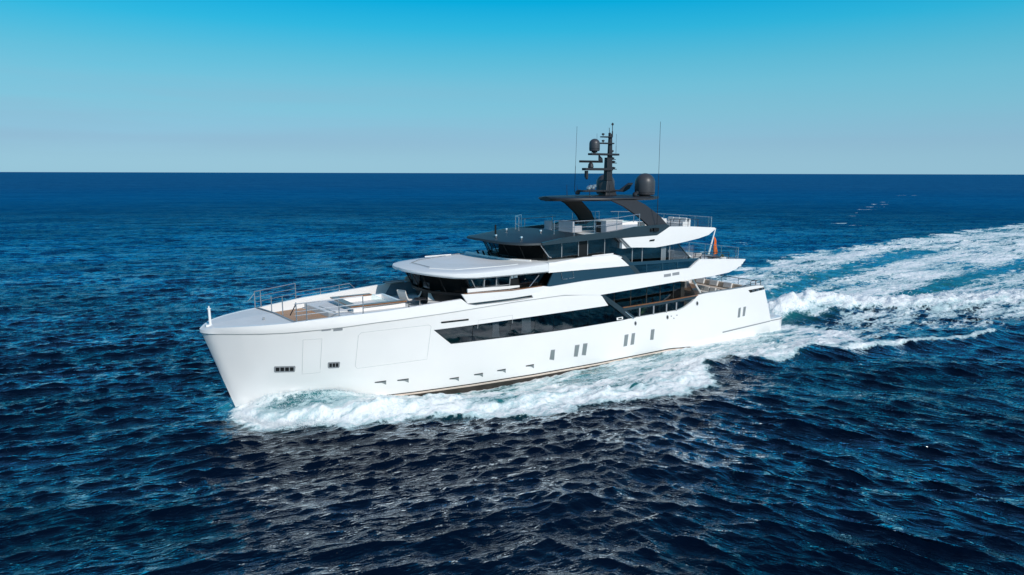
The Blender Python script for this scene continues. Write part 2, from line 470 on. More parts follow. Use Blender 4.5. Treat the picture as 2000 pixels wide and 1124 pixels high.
# wind sea: many long and short components
rng = np.random.RandomState(11)
NW = 230
lam = np.exp(rng.uniform(math.log(.42), math.log(20), NW))
sysn = np.arange(NW) % 5                          # two crossing wind seas plus a confused remainder
ang = np.where(sysn < 2, -math.pi / 2 + rad(24), np.where(sysn < 4, -math.pi / 2 - rad(30), -math.pi / 2)) + rng.normal(0, 1, NW) * np.where(sysn == 4, rad(40), rad(15))
slope = .052 * np.where(lam > 1.0, (1.0 / lam) ** .82, 1) * np.where(lam > 8, (8 / lam) ** .3, 1)
AMP = slope * lam / (2 * math.pi)
kk = 2 * math.pi / lam; ph = rng.uniform(0, 2 * math.pi, NW)
Z = np.zeros(SH, np.float32); DX = np.zeros(SH, np.float32); DY = np.zeros(SH, np.float32)
gust = (0.45 + 1.1 * fbm(X / 30, Y / 16, 3, 5)).astype(np.float32)
side = sstep(-1, 15, X - .12 * (Y - 35) + 8 * (fbm(X / 25, Y / 25, 2, 9) - .5)).astype(np.float32)
wA = .14 + 1.2 * (1 - side); wB = .14 + 1.2 * side
for i in range(NW):
    fade = np.clip(lam[i] / (SP * 2.6) - .6, 0, 1).astype(np.float32)
    ok = fade > 0.01
    if not ok.any(): continue
    cx, cy = math.cos(ang[i]), math.sin(ang[i])
    p = (kk[i] * (cx * X[ok] + cy * Y[ok]) + ph[i])
    p = np.remainder(p, 2 * math.pi).astype(np.float32)
    a = AMP[i] * fade[ok] * (gust[ok] if lam[i] < 6 else 1)
    if sysn[i] < 2: a = a * wA[ok]
    elif sysn[i] < 4: a = a * wB[ok]
    Z[ok] += a * np.cos(p)
    sp_ = np.sin(p); DX[ok] += (-a * cx * 1.25) * sp_; DY[ok] += (-a * cy * 1.25) * sp_

# ---- the yacht's own waves, in its frame
def hb(s): return np.interp(s, WU, WD)
aT = np.abs(T)
near = (S > -12) & (S < 420) & (aT < 130)
s_, t_, at_ = S[near], T[near], aT[near]
d = at_ - hb(np.clip(s_, 0, 47.6))
CREST = ([-2.5, -.9, 0, .5, 1, 1.7, 2.9, 4.1, 5.6, 7, 8.5, 10.5, 14, 18, 22.6, 27.7, 33, 40, 47.6, 52],
         [0, .02, .12, .35, .62, .95, 1.12, 1.02, 1.0, .55, .15, -.2, -.55, -.52, -.25, -.02, -.08, -.10, -.18, -.15])
Hh_ = np.interp(s_, *CREST)
Wd = np.interp(s_, [-2, 0, 3, 6, 10, 16, 24, 34, 48], [.5, 1.2, 2.2, 2.6, 2.6, 3.0, 3.2, 3.0, 3.0])
n1 = fbm(s_ / 1.1, t_ / 1.1, 3, 21); n2 = fbm(s_ / .42, t_ / .42, 3, 31)
fall = np.exp(-(np.clip(d, 0, None) / Wd) ** 2)
zz = Hh_ * fall
# the thrown shoulder of the bow wave, outside the trough
sh_t = np.interp(s_, [-1, 0, 1, 3, 6, 10, 14, 20, 26, 34, 48, 60], [.7, 1.3, 3.0, 4.3, 5.6, 6.6, 8.0, 9.8, 11.2, 9.6, 11.8, 16.6])
sh_h = np.interp(s_, [-1.2, 0, 1, 3, 6, 9, 14, 20, 26, 34, 44, 60, 90], [0, .25, .5, .55, .72, .8, .55, .5, .4, .4, .38, .3, 0])
sh_w = np.interp(s_, [-1, 3, 10, 20, 40, 60], [.8, 1.1, 1.5, 1.9, 2.4, 2.6])
q = (at_ - sh_t) / sh_w
zz += sh_h * np.exp(-np.where(q > 0, (q * 1.35) ** 2, (q * .75) ** 2)) * (.7 + .6 * n1)
# diverging swells beyond the shoulder
for k, (off, hgt) in enumerate([(6.5, .13), (12.5, .13), (19, .11), (27, .09)]):
    ln = sh_t + off * (0.35 + s_ / 60.0)
    zz += hgt * np.exp(-((at_ - ln) / 2.3) ** 2) * sstep(4, 22, s_) * (1 - sstep(90, 200, s_)) * (.6 + .7 * n1)
    zz -= hgt * .8 * np.exp(-((at_ - ln + 2.9) / 2.3) ** 2) * sstep(4, 22, s_) * (1 - sstep(90, 200, s_))
# stern: hollow behind the transom, churned rooster and the breaking port crest
ctr = np.exp(-(at_ / 4.5) ** 2)
zz += -.40 * ctr * np.exp(-((s_ - 50.5) / 2.2) ** 2) + .75 * np.exp(-(t_ / 5.0) ** 2) * np.exp(-((s_ - 60) / 7) ** 2)
CR1 = [(54, 0.5), (58, .0), (63, 1.2), (70, 4.6), (79, 7.6), (88, 11.5), (105, 17), (150, 31), (260, 62)]
dl, pos = line_d(s_, t_, CR1)
CRW = 1.5 + 5 * pos
zz += (1.45 - 1.0 * pos) * np.exp(-(dl / CRW) ** 2) * (.6 + .8 * n1)
CR2 = [(56, -5), (68, -11), (85, -17), (110, -25), (160, -36), (260, -55)]
dl2, pos2 = line_d(s_, t_, CR2)
zz += (.5 - .4 * pos2) * np.exp(-(dl2 / (2.2 + 5 * pos2)) ** 2) * (.6 + .8 * n1)

# ---- foam cover (how much aerated water floats where)
PA = [(-.35, 0), (-.75, 1.6), (-.55, 2.9), (.1, 4.6), (1.1, 5.2), (2.8, 5.5), (5.2, 7.1), (8.9, 7.9), (11.2, 8.9), (13.75, 10.5), (17.2, 12.1),
      (18.8, 11.3), (21.5, 12.1), (24.2, 13.2), (26, 13.9), (27.8, 12.6), (29.6, 13.6), (31.4, 11), (33.1, 9.2), (35.1, 9.4), (37.2, 10.5),
      (38.2, 12.3), (41.2, 11.8), (44.6, 10.9), (46.5, 12.3), (50, 12.6), (53, 9.5), (52, 4), (47, 0)]
PB = [(47.2, -4.2), (50, -10), (58, -17), (80, -25), (106, -31.5), (145, -36), (235, -44), (420, -70), (420, 95), (260, 64), (150, 33), (105, 19),
      (88, 13.3), (83, 12.4), (79, 9.4), (70, 6.3), (62, 3.2), (55, 4), (47.2, 4.2)]
PC = [(50, 3), (62, 2), (79, 8), (90, 14), (105, 19), (100, 24), (80, 19), (66, 17.2), (58, 14.5), (50, 12.5)]
PS = [(-.3, 0), (-.6, -1.2), (.4, -3.2), (4, -5.4), (10, -8), (20, -11.5), (34, -12.5), (50, -14.5), (58, -18), (60, -8), (47, 0)]
wob = (fbm(s_ / 2.6, t_ / 2.6, 4, 77) - .5) * 2.0
sA = poly_sd(s_, t_, PA); sB = poly_sd(s_, t_, PB); sC = poly_sd(s_, t_, PC); sS = poly_sd(s_, t_, PS)
big = fbm(s_ / 9.0, t_ / 3.6, 4, 41)                      # streaky along the track
fa = sstep(-.5, 1.0, sA + wob * .9) * (1.10 + .6 * (big - .5))
gap = sstep(.50, .66, fbm(s_ / 3.2 + t_ * .12, t_ / .75, 4, 63)) * sstep(.8, 2.2, sA) * sstep(6, 15, s_)
fa = fa - .62 * gap
edgeA = np.exp(-((sA - .9) / .9) ** 2) * (sA > -.6)        # the rolling outer lip is the whitest
fa = np.maximum(fa, edgeA * (1.05 + .45 * n1))
fa = np.where((s_ > 14) & (s_ < 46), fa - .30 * np.exp(-((d - 1.2 - .02 * s_) / 1.3) ** 2), fa)
streak = sstep(.50, .70, fbm(s_ / 9.0, t_ / .9, 4, 67))
fb = sstep(-1.2, 2.4, sB + wob * 2.0 * (1 + s_ / 150)) * (.90 + 1.15 * (big - .5) - .20 * sstep(110, 300, s_) - .30 * streak)
fc = sstep(-1.0, 3.0, sC + wob * 1.5) * (.66 + 1.1 * (big - .5)) - .30 * sstep(.48, .66, fbm(s_ / 3.5 + t_ * .1, t_ / .8, 3, 65))
fs = sstep(-.5, 1.2, sS + wob * .8) * .9
foam = np.maximum(np.maximum(fa, fb), np.maximum(fc, fs))
L1 = [(58, -5.5), (66, -7.6), (74.8, -10), (94, -15), (114, -19.3), (133, -21)]
L2 = [(66, .6), (74, .8), (84, .8), (96, -.6), (108, -2.4), (150, -3), (230, 0)]
L3 = [(72, 1.8), (90, 7.5), (108, 12), (150, 22), (230, 40)]
for pts, w0, w1, dep in ((L1, 1.3, 3.4, .75), (L2, .7, 3.2, .8), (L3, .4, 2.2, .35)):
    dd, pp = line_d(s_, t_, pts)
    foam = foam - dep * np.exp(-(dd / (w0 + (w1 - w0) * pp)) ** 2) * np.clip(.1 + 1.9 * n1 + 1.6 * (big - .5), 0, 1.25) * (1 - .8 * (pp > .995))
foam = np.maximum(foam, 1.45 * np.exp(-((dl) / (1.7 + 4.5 * pos)) ** 2) * (pos < .93) * (1.1 - .35 * pos) * (.75 + .5 * n1))
ST1 = [(44.6, 11), (46, 12.7), (49, 13.5), (54, 15.1), (60, 16.9), (63, 17.4)]
ds, ps = line_d(s_, t_ + wob * .3, ST1)
foam = np.maximum(foam, .95 * np.exp(-(ds / (.75 - .45 * ps)) ** 2))
zz += .28 * np.exp(-(ds / .9) ** 2)
# small breaking tips of the far starboard divergent wave
caps = [(82, -40, 1.6, .5), (114.6, -51.3, 2.2, .55), (112, -48, 1.2, .5), (188.5, -73.7, 3.6, .8), (186, -68, 4.2, .8), (228, -93.4, 5, .9),
        (74.5, -33, 1.0, .4), (94, -44, 1.4, .45), (66, 24, .9, .35), (73, 21, 1.3, .5), (80, 23, 1.2, .4)]
for cs, ct, ls, lt in caps:
    u = (s_ - cs) * .75 + (t_ - ct) * .66; w = -(s_ - cs) * .66 + (t_ - ct) * .75
    foam = np.maximum(foam, .9 * np.exp(-((s_ - cs) * .834 + (t_ - ct) * .552) ** 2 / (ls * .75) ** 2 - ((s_ - cs) * .552 - (t_ - ct) * .834) ** 2 / (lt * 1.2) ** 2) - .02)
# clear glassy sheet low on the bow wave
gl = np.exp(-((s_ - 3.1) / 2.6) ** 2 - ((d - 1.7) / 1.35) ** 2) * (.55 + .9 * n2)
foam = foam - .78 * gl - .55 * np.exp(-((s_ - 5.9) / 1.5) ** 2 - ((d - .25) / .5) ** 2)
foam = np.clip(foam, 0, 1.45)
aer = sstep(-2.0, 3.0, np.maximum(np.maximum(sA, sB), sS)) * (.55 + .5 * n1)
# churned relief under the foam
lump = (n2 - .5) * .30 + (n1 - .5) * np.where(s_ > 49, .15, .26)
zz += lump * np.clip(foam, 0, 1) ** 1.3 * np.where(s_ < 50, .8, 1.0) * np.clip(1 - s_ / 260, .3, 1)
calm = (1 - .6 * np.exp(-(np.clip(d, 0, 9) / 3.0) ** 2) * (s_ > -1) * (s_ < 53)) * (1 - .45 * np.clip(foam, 0, 1) * np.exp(-np.clip(d, 0, 9) / 4.0))
Zn = Z[near] * calm + zz
Z[near] = Zn
DX[near] *= calm; DY[near] *= calm
# the far waves of the divergent train (outside the frame of the near field)
FO = np.zeros(SH, np.float32); AE = np.zeros(SH, np.float32)
FO[near] = foam; AE[near] = .9 * np.exp(-((s_ + .45) / .55) ** 2 - ((t_ + .55) / .5) ** 2) + aer * np.clip(sstep(-1, 1, np.maximum(np.maximum(sA, sB), np.maximum(sC, sS))), 0, 1)
far_caps = [(274.5, -114.4, 7, 1.1), (299.5, -125, 8, 1.2), (363, -152, 9, 1.5), (489.6, -208, 14, 2.0), (330, -139, 8, 1.2), (250, -103, 5, .9)]
fm = (S > 230) & (S < 560) & (T < -80) & (T > -260)
s2, t2 = S[fm], T[fm]; ff = FO[fm]
for cs, ct, ls, lt in far_caps:
    ff = np.maximum(ff, .9 * np.exp(-((s2 - cs) * .834 + (t2 - ct) * .552) ** 2 / (ls * .7) ** 2 - ((s2 - cs) * .552 - (t2 - ct) * .834) ** 2 / (lt * 1.6) ** 2))
FO[fm] = np.maximum(FO[fm], ff * sstep(.38, .60, fbm(s2 / 5.0, t2 / 2.0, 3, 71)) * 1.15)
XX = X + DX; YY = Y + DY
co = np.empty((SH[0] * SH[1], 3), np.float32)
co[:, 0] = XX.ravel(); co[:, 1] = YY.ravel(); co[:, 2] = Z.ravel()
me = bpy.data.meshes.new('sea')
nr, nc = SH
me.vertices.add(nr * nc); me.vertices.foreach_set('co', co.ravel())
idx = (np.arange(nr - 1)[:, None] * nc + np.arange(nc - 1)[None, :]).ravel()
quads = np.stack([idx, idx + 1, idx + 1 + nc, idx + nc], 1).astype(np.int32)
me.loops.add(quads.size); me.loops.foreach_set('vertex_index', quads.ravel())
me.polygons.add(len(quads)); me.polygons.foreach_set('loop_start', np.arange(0, quads.size, 4, dtype=np.int32))
me.polygons.foreach_set('use_smooth', np.ones(len(quads), bool))
me.update(calc_edges=True)
for nm, arr in (('foam', FO), ('aerated', AE)):
    at = me.attributes.new(nm, 'FLOAT', 'POINT'); at.data.foreach_set('value', arr.ravel().astype(np.float32))
print('sea verts', nr * nc)
sea = bpy.data.objects.new('sea', me); COL.objects.link(sea); sea['kind'] = 'structure'
GX, GY, GZ = gx, gy, Z
def sea_z(x, y):
    i = int(np.clip(np.searchsorted(gy, y), 0, nr - 1)); j = int(np.clip(np.searchsorted(X[i], x), 0, nc - 1))
    return float(Z[i, j])

# ---- water and foam material
mt = bpy.data.materials.new('sea_water'); mt.use_nodes = True; nt = mt.node_tree; nt.nodes.clear()
def N(t, **k):
    n = nt.nodes.new(t)
    for a, b in k.items(): setattr(n, a, b)
    return n
def Lk(a, b): nt.links.new(a, b)
def math_(op, a, b=None, c=None, clamp=False):
    n = N('ShaderNodeMath', operation=op, use_clamp=clamp)
    for i, vv in enumerate((a, b, c)):
        if vv is None: continue
        if isinstance(vv, (int, float)): n.inputs[i].default_value = vv
        else: Lk(vv, n.inputs[i])
    return n.outputs[0]
def noise(vec, scale, det=5, rough=.55, dist=0.0):
    n = N('ShaderNodeTexNoise'); n.inputs['Scale'].default_value = scale; n.inputs['Detail'].default_value = det
    n.inputs['Roughness'].default_value = rough; n.inputs['Distortion'].default_value = dist
    Lk(vec, n.inputs['Vector']); return n.outputs[0]
def mapping(vec, rot=0, scale=(1, 1, 1)):
    n = N('ShaderNodeMapping', vector_type='TEXTURE'); n.inputs['Rotation'].default_value = (0, 0, rot)   # turn first, then stretch
    n.inputs['Scale'].default_value = tuple(1 / c if c else 1e6 for c in scale)
    Lk(vec, n.inputs[0]); return n.outputs[0]
def smooth(x, a, b, lo=0.0, hi=1.0):
    n = N('ShaderNodeMapRange', interpolation_type='SMOOTHSTEP'); n.clamp = True
    Lk(x, n.inputs[0])
    for i, vv in ((1, a), (2, b), (3, lo), (4, hi)):
        if isinstance(vv, (int, float)): n.inputs[i].default_value = vv
        else: Lk(vv, n.inputs[i])
    return n.outputs[0]
geo = N('ShaderNodeNewGeometry'); pos_ = geo.outputs['Position']
aF = N('ShaderNodeAttribute', attribute_name='foam').outputs['Fac']; aA = N('ShaderNodeAttribute', attribute_name='aerated').outputs['Fac']
flat = mapping(pos_, 0, (1, 1, 0))
# ripples
vd = N('ShaderNodeVectorMath', operation='LENGTH'); Lk(pos_, vd.inputs[0]); vd = vd.outputs['Value']   # metres from the world origin, straight below the camera
def ridged(x): return math_('MULTIPLY', math_('ABSOLUTE', math_('SUBTRACT', x, .5)), -2.0)
sx_ = N('ShaderNodeSeparateXYZ'); Lk(pos_, sx_.inputs[0])
mside = smooth(math_('ADD', sx_.outputs[0], math_('MULTIPLY', math_('SUBTRACT', noise(flat, .05, 2), .5), 14)), -2, 13)
def blend2(a, b_):
    n = N('ShaderNodeMix', data_type='FLOAT'); Lk(mside, n.inputs[0]); Lk(a, n.inputs[2]); Lk(b_, n.inputs[3]); return n.outputs[0]
rA = blend2(noise(mapping(flat, rad(22), (.75, 2.3, 1)), 1.0, 4, .55, .25), noise(mapping(flat, rad(-30), (.75, 2.3, 1)), 1.0, 4, .55, .25))
rB = blend2(noise(mapping(flat, rad(27), (1.5, 5.2, 1)), 1.0, 3, .5, .3), noise(mapping(flat, rad(-24), (1.5, 5.2, 1)), 1.0, 3, .5, .3))
rC = blend2(noise(mapping(flat, rad(15), (.30, .85, 1)), 1.0, 3, .5, .3), noise(mapping(flat, rad(-36), (.30, .85, 1)), 1.0, 3, .5, .3))
r3 = noise(mapping(flat, rad(8), (.35, 1.0, 1)), .32, 5, .6)
rip = math_('ADD', math_('MULTIPLY', ridged(rA), .085), math_('MULTIPLY', rA, .10))
rip = math_('ADD', rip, math_('MULTIPLY', rB, .052))
rip = math_('ADD', rip, math_('MULTIPLY', ridged(rC), .13))
rip = math_('ADD', rip, math_('MULTIPLY', r3, smooth(vd, 90, 900, 0.0, 2.2)))
bw = N('ShaderNodeBump'); bw.inputs['Strength'].default_value = 1.0; bw.inputs['Distance'].default_value = 1.0
Lk(rip, bw.inputs['Height'])
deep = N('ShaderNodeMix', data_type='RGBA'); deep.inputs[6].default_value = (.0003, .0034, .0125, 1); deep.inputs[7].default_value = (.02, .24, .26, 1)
far_c = N('ShaderNodeMix', data_type='RGBA'); far_c.inputs[6].default_value = (.0003, .0034, .0115, 1); far_c.inputs[7].default_value = (.0002, .068, .185, 1)  # light scattered from distant water is painted in as a bluer far colour
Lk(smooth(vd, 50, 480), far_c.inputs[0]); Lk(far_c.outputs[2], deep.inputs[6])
Lk(math_('MULTIPLY', aA, .75, clamp=True), deep.inputs[0])
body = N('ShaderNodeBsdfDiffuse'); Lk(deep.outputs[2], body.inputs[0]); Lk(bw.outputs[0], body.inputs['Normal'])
gls = N('ShaderNodeBsdfGlossy'); gt_ = N('ShaderNodeMix', data_type='RGBA'); gt_.inputs[6].default_value = (.86, .94, 1, 1); gt_.inputs[7].default_value = (.22, .76, 1, 1); Lk(smooth(vd, 45, 170), gt_.inputs[0]); Lk(gt_.outputs[2], gls.inputs[0]); Lk(bw.outputs[0], gls.inputs['Normal'])  # reflection tint painted bluer with distance from below the camera
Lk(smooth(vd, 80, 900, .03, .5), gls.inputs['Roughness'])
frs = N('ShaderNodeFresnel'); frs.inputs[0].default_value = 1.34; Lk(bw.outputs[0], frs.inputs['Normal'])
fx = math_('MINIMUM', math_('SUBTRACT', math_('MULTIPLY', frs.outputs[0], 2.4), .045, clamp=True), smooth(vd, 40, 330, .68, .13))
gst = noise(mapping(flat, rad(-4), (.010, .045, 1)), 1.0, 6, .62)          # wind patches
gst = math_('ADD', gst, math_('MULTIPLY', math_('SUBTRACT', noise(mapping(flat, rad(3), (.05, .16, 1)), 1.0, 5, .65), .5), 1.2))
fx = math_('MULTIPLY', fx, smooth(gst, .25, .75, .62, 1.38))
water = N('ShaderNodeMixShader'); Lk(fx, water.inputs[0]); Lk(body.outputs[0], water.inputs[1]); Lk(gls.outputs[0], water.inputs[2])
# foam breakup
trk = mapping(flat, rad(33.5), (.45, 1.25, 1))          # stretched along the yacht's track
f1 = noise(trk, .9, 7, .62, .5); f2 = noise(flat, 3.2, 5, .6, .8)
vo = N('ShaderNodeTexVoronoi', feature='DISTANCE_TO_EDGE'); vo.inputs['Scale'].default_value = 1.35
wv = N('ShaderNodeVectorMath', operation='ADD'); nz = N('ShaderNodeTexNoise'); nz.inputs['Scale'].default_value = 1.4; nz.inputs['Detail'].default_value = 4
Lk(flat, nz.inputs['Vector']); sc_ = N('ShaderNodeVectorMath', operation='SCALE'); sc_.inputs['Scale'].default_value = 1.3
Lk(nz.outputs['Color'], sc_.inputs[0]); Lk(mapping(flat, rad(33.5), (.6, 1.1, 1)), wv.inputs[0]); Lk(sc_.outputs[0], wv.inputs[1]); Lk(wv.outputs[0], vo.inputs['Vector'])
lace = smooth(vo.outputs['Distance'], .0, .28, .16, -.10)
brk = math_('ADD', math_('MULTIPLY', math_('SUBTRACT', f1, .5), 1.35), math_('MULTIPLY', math_('SUBTRACT', f2, .5), .75))
brk = math_('ADD', math_('ADD', brk, lace), math_('MULTIPLY', math_('SUBTRACT', noise(mapping(flat, rad(33.5), (.12, 1.1, 1)), .7, 7, .66, .4), .5), .9))
val = math_('ADD', aF, math_('MULTIPLY', brk, .95))
fm_ = smooth(val, .42, .80)
fm_ = math_('MULTIPLY', fm_, smooth(aF, .03, .22))
stk = noise(mapping(flat, rad(33.5), (.07, 1.0, 1)), .9, 8, .68, .5)
thick = smooth(math_('ADD', math_('ADD', val, math_('MULTIPLY', math_('SUBTRACT', stk, .5), 2.6)), math_('MULTIPLY', math_('SUBTRACT', f2, .5), .6)), .60, 1.35)
foamc = N('ShaderNodeMix', data_type='RGBA'); foamc.inputs[6].default_value = (.50, .66, .67, 1); foamc.inputs[7].default_value = (.95, .96, .94, 1)
Lk(thick, foamc.inputs[0])
fb_ = N('ShaderNodeBump'); fb_.inputs['Strength'].default_value = .9; fb_.inputs['Distance'].default_value = .22
fn = math_('ADD', math_('MULTIPLY', noise(flat, 2.3, 8, .68), 1.0), math_('MULTIPLY', f1, .6)); Lk(fn, fb_.inputs['Height'])
foam_b = N('ShaderNodeBsdfPrincipled'); foam_b.inputs['Roughness'].default_value = .85; foam_b.inputs['Specular IOR Level'].default_value = .2
Lk(foamc.outputs[2], foam_b.inputs['Base Color']); Lk(fb_.outputs[0], foam_b.inputs['Normal'])
mix = N('ShaderNodeMixShader'); Lk(fm_, mix.inputs[0]); Lk(water.outputs[0], mix.inputs[1]); Lk(foam_b.outputs[0], mix.inputs[2])
mo = N('ShaderNodeOutputMaterial'); Lk(mix.outputs[0], mo.inputs[0])
me.materials.append(mt)
# ------------------------------------------------------------------ the yacht
yacht = thing('motor_yacht', 'large white three deck motor yacht with black mast speeding through the sea', 'yacht', tuple(BOW), rad(90) - TH)
def lin(xs, ys): return lambda s: float(np.interp(s, xs, ys))
groove = lin([-1.75, -.3, 2.6, 4.9, 8, 12.2, 17.7, 22.3, 25.8], [5.16, 5.2, 5.17, 5.24, 5.42, 5.55, 5.78, 5.86, 5.66])
def stemz(s): return -s / 1.73 * 5.3
zbot = lambda s: max(-1.3, stemz(s) + .001)
ss0 = [-1.728, -1.70, -1.65, -1.55, -1.4, -1.2, -.95, -.7, -.4, -.1, .15, .3, .42, .6, .9, 1.3, 1.8] + list(np.arange(2.4, 11.7, .5)) + [11.77]
wtop = lin([11.77, 14.42, 17.76, 21.37, 26.68], [4.52, 4.54, 4.58, 4.62, 4.67])
wbot = lin([11.77, 13.14, 17.76, 22.34, 28.34, 29.2], [4.52, 3.34, 3.28, 3.22, 3.29, 3.36])
h = MB()
h.skin(ss0, zbot, groove, tfun, 0, .12, 12)
ss1 = sorted(set([11.77, 12.2, 12.7, 13.14] + list(np.arange(13.6, 29.2, .6)) + [29.2]))
h.skin(ss1, lambda s: -1.3, wbot, tfun, 0, .12, 8)
ss2 = sorted(set([11.77, 12.2, 12.7, 13.14] + list(np.arange(13.6, 25.8, .6)) + [25.85, 26.1, 26.4, 26.68]))
h.skin(ss2, wtop, lambda s: groove(s) if s <= 25.86 else 5.66 - (s - 25.86) / .82 * .985, tfun, 0, .12, 4)
def sternz(s): return 4.22 - (s - 46.2) / 1.4 * 3.0
htop = lambda s: float(np.interp(s, [29.2, 34.6, 35.3, 36.17, 36.9, 37.4, 42, 45.0, 45.9, 46.2], [3.36, 3.44, 3.6, 3.97, 4.48, 4.58, 4.60, 4.62, 4.5, 4.24])) if s <= 46.2 else sternz(s)
ss3 = sorted(set(list(np.arange(29.2, 34.6, .6)) + [34.6, 34.9, 35.3, 35.7, 36.17, 36.5, 36.9, 37.4] + list(np.arange(38, 46, .6)) + [45.0, 45.9, 46.2, 46.6, 47.1, 47.6]))
h.skin(ss3, lambda s: -1.3, htop, tfun, 0, .2, 8)
hull = h.build('hull', M['white'], yacht, smooth=True, angle=24)
tr = MB()
tr.grid([[(46.2 + (4.24 - z) / 3.0 * 1.4 - .05, t, z) for t in np.linspace(-4.5, 4.5, 9)] for z in (3.75, 3.2, 2.2, 1.2)])
tr.grid([[(47.55, t, z) for t in np.linspace(-4.45, 4.45, 9)] for z in (1.2, .2, -1.2)])
tr.build('transom', M['white'], yacht)
# waterline stripes and antifouling, a few millimetres proud of the hull
def hull_band(name, z0, z1, mat, s0, s1, off):
    mb = MB(); mb.skin(list(np.arange(s0, s1, .7)) + [s1], lin([0, 18, 28, 34, 40, 48], z0 + [-.45, -.9]), lin([0, 18, 28, 34, 40, 48], [z for z in z1] + [-.40, -.8]), tfun, off, .04, 3); return mb.build(name, mat, yacht, smooth=True, split=True)
hull_band('waterline_stripe', [-.06, .06, .10, .12], [0.0, .13, .17, .2], M['dark'], 1.5, 47.5, .016)
hull_band('waterline_stripe', [-.17, -.09, -.04, -.02], [-.062, .058, .098, .118], M['stripe'], 1.5, 47.5, .016)
hull_band('antifouling', [-1.25, -1.25, -1.25, -1.25], [-.172, -.092, -.042, -.022], M['antifoul'], 1.5, 47.5, .016)
# groove shadow line and bulwark band
g_ = MB(); g_.skin([-1.68, -1.5, -1.2, -.8, -.3, .3, 1] + list(np.arange(1.8, 25.8, .8)) + [25.8], lambda s: groove(s) - .02, lambda s: groove(s) + .09, tfun, -.07, .1, 2)
g_.build('sheer_groove', M['seam'], yacht)
bt_s = [-1.80, -1.6, -1.07, 0, 2.5, 3.8, 5.6, 8, 10, 11.8, 13.7, 14.22, 14.8, 18.2, 20.2, 20.8, 21.3, 24.2, 29.85, 35.65, 36.82, 40, 43.3]
bt_z = [5.44, 5.48, 5.66, 5.74, 5.84, 5.93, 6.06, 6.15, 6.26, 6.37, 6.46, 6.06, 5.93, 5.93, 6.05, 6.66, 6.68, 6.82, 6.92, 6.95, 7.62, 7.42, 7.16]
bb_s = [-1.8, -.3, 2.6, 4.9, 8, 12.2, 17.7, 22.3, 25.8, 30, 34.7, 38.6, 40.84, 42, 42.8, 43.3]
bb_z = [5.24, 5.28, 5.25, 5.32, 5.50, 5.63, 5.86, 5.94, 5.60, 5.75, 5.93, 6.02, 6.16, 6.40, 6.75, 7.1]
btop, bbot = lin(bt_s, bt_z), lin(bb_s, bb_z)
def tband(s, z):
    t = tfun(s, min(z, 5.75))
    if s > 38: t = t - .05 * (s - 38) + .0
    return t
def tband_off(s): return .035
bs = sorted(set([-1.79, -1.76, -1.7, -1.6, -1.45, -1.25, -1.07, -.8, -.5, -.2, .2, .7, 1.2, 1.8] + list(np.arange(2.5, 43.3, .6)) + bt_s[4:] + bb_s[3:]))
b = MB()
def tb2(s, z):
    u = s + 1.80
    return min(tband(s, z), 50) + .035 if s > -1.0 else max(0, ip(u, [0, .04, .1, .2, .35, .55, .8], [.0, .14, .32, .52, .78, 1.0, tband(-1.0, z) + .035]))
b.skin(bs, bbot, btop, tb2, 0, .22, 5)
b.build('bulwark_band', M['white'], yacht, smooth=True, angle=22)
b = MB(); b.grid([[(43.28 - .35 * (1 - (t / 4.4) ** 2) * 0, t, z) for t in np.linspace(-4.3, 4.3, 9)] for z in (6.75, 7.15)])
b.grid([[(s, t, z) for t in np.linspace(-4.3, 4.3, 9)] for s, z in ((43.28, 6.75), (42.4, 6.42), (40.8, 6.15))])
b.build('aft_deck_edge', M['white'], yacht)

# ---- foredeck
edge = [(-1.74, 0.05)] + [(s, tb2(s, btop(s)) - .06) for s in (-1.6, -1.3, -1.07, -.6, 0, .6, 1.2, 1.8, 2.4)]
lip_p, lip_s = (3.05, tb2(3.05, 5.9) - .1), (2.25, -(tb2(2.25, 5.8) - .1))
d_ = MB()
left = [(s, t) for s, t in edge] + [lip_p]; right = [(s, -t) for s, t in edge[:-1]] + [lip_s]
k = min(len(left), len(right))
rows = []
for i in range(len(right)):
    a, c = left[i if i < len(left) - 1 else -1], right[i]
    if i == len(right) - 1: a = lip_p
    row = []
    for j in range(9):
        f = j / 8; s = a[0] + (c[0] - a[0]) * f; t = a[1] + (c[1] - a[1]) * f
        zc = btop(s) - .015 + .10 * (1 - abs(2 * f - 1)) * min(1, max(0, (s + 1.5) / 2.5))
        row.append((s, t, zc))
    rows.append(row)
d_.grid(rows)
d_.build('foredeck_cap', M['deck_white'], yacht)
lp = MB()
lipz = lambda f: 5.86 + .10 * (1 - abs(2 * f - 1))
L_ = [(lip_p[0] + (lip_s[0] - lip_p[0]) * f, lip_p[1] + (lip_s[1] - lip_p[1]) * f, lipz(f)) for f in np.linspace(0, 1, 9)]
lp.grid([[(s - .10, t, z + .02) for s, t, z in L_], [(s + .06, t, z + .02) for s, t, z in L_], [(s + .06, t, 5.40) for s, t, z in L_]])
lp.build('foredeck_lip', M['grey'], yacht)
# clear hatch with handle on the cap
hm = MB(); hm.box(1.6, 1.72, 1.35, 1.42, 5.86, 6.0); hm.build('deck_vent', M['grey'], yacht)
fd = MB()
fd.prism([(2.2, -2.4), (3, 2.7), (4.4, 3.0), (6.6, 3.5), (10, 4.1), (14.6, 4.45), (14.6, -4.45), (10, -4.1), (6.6, -3.5), (4.4, -3.0), (2.2, -2.4)], 5.30, 5.42)
fd.build('foredeck_floor', M['deck_white'], yacht)
tk = MB(); tk.prism([(2.36, -2.55), (3.1, 2.75), (4.4, 3.12), (6.6, 3.5), (5.7, -1.2), (5.3, -3.15)], 5.425, 5.445)
tk.build('teak_floor', M['teak'], yacht)
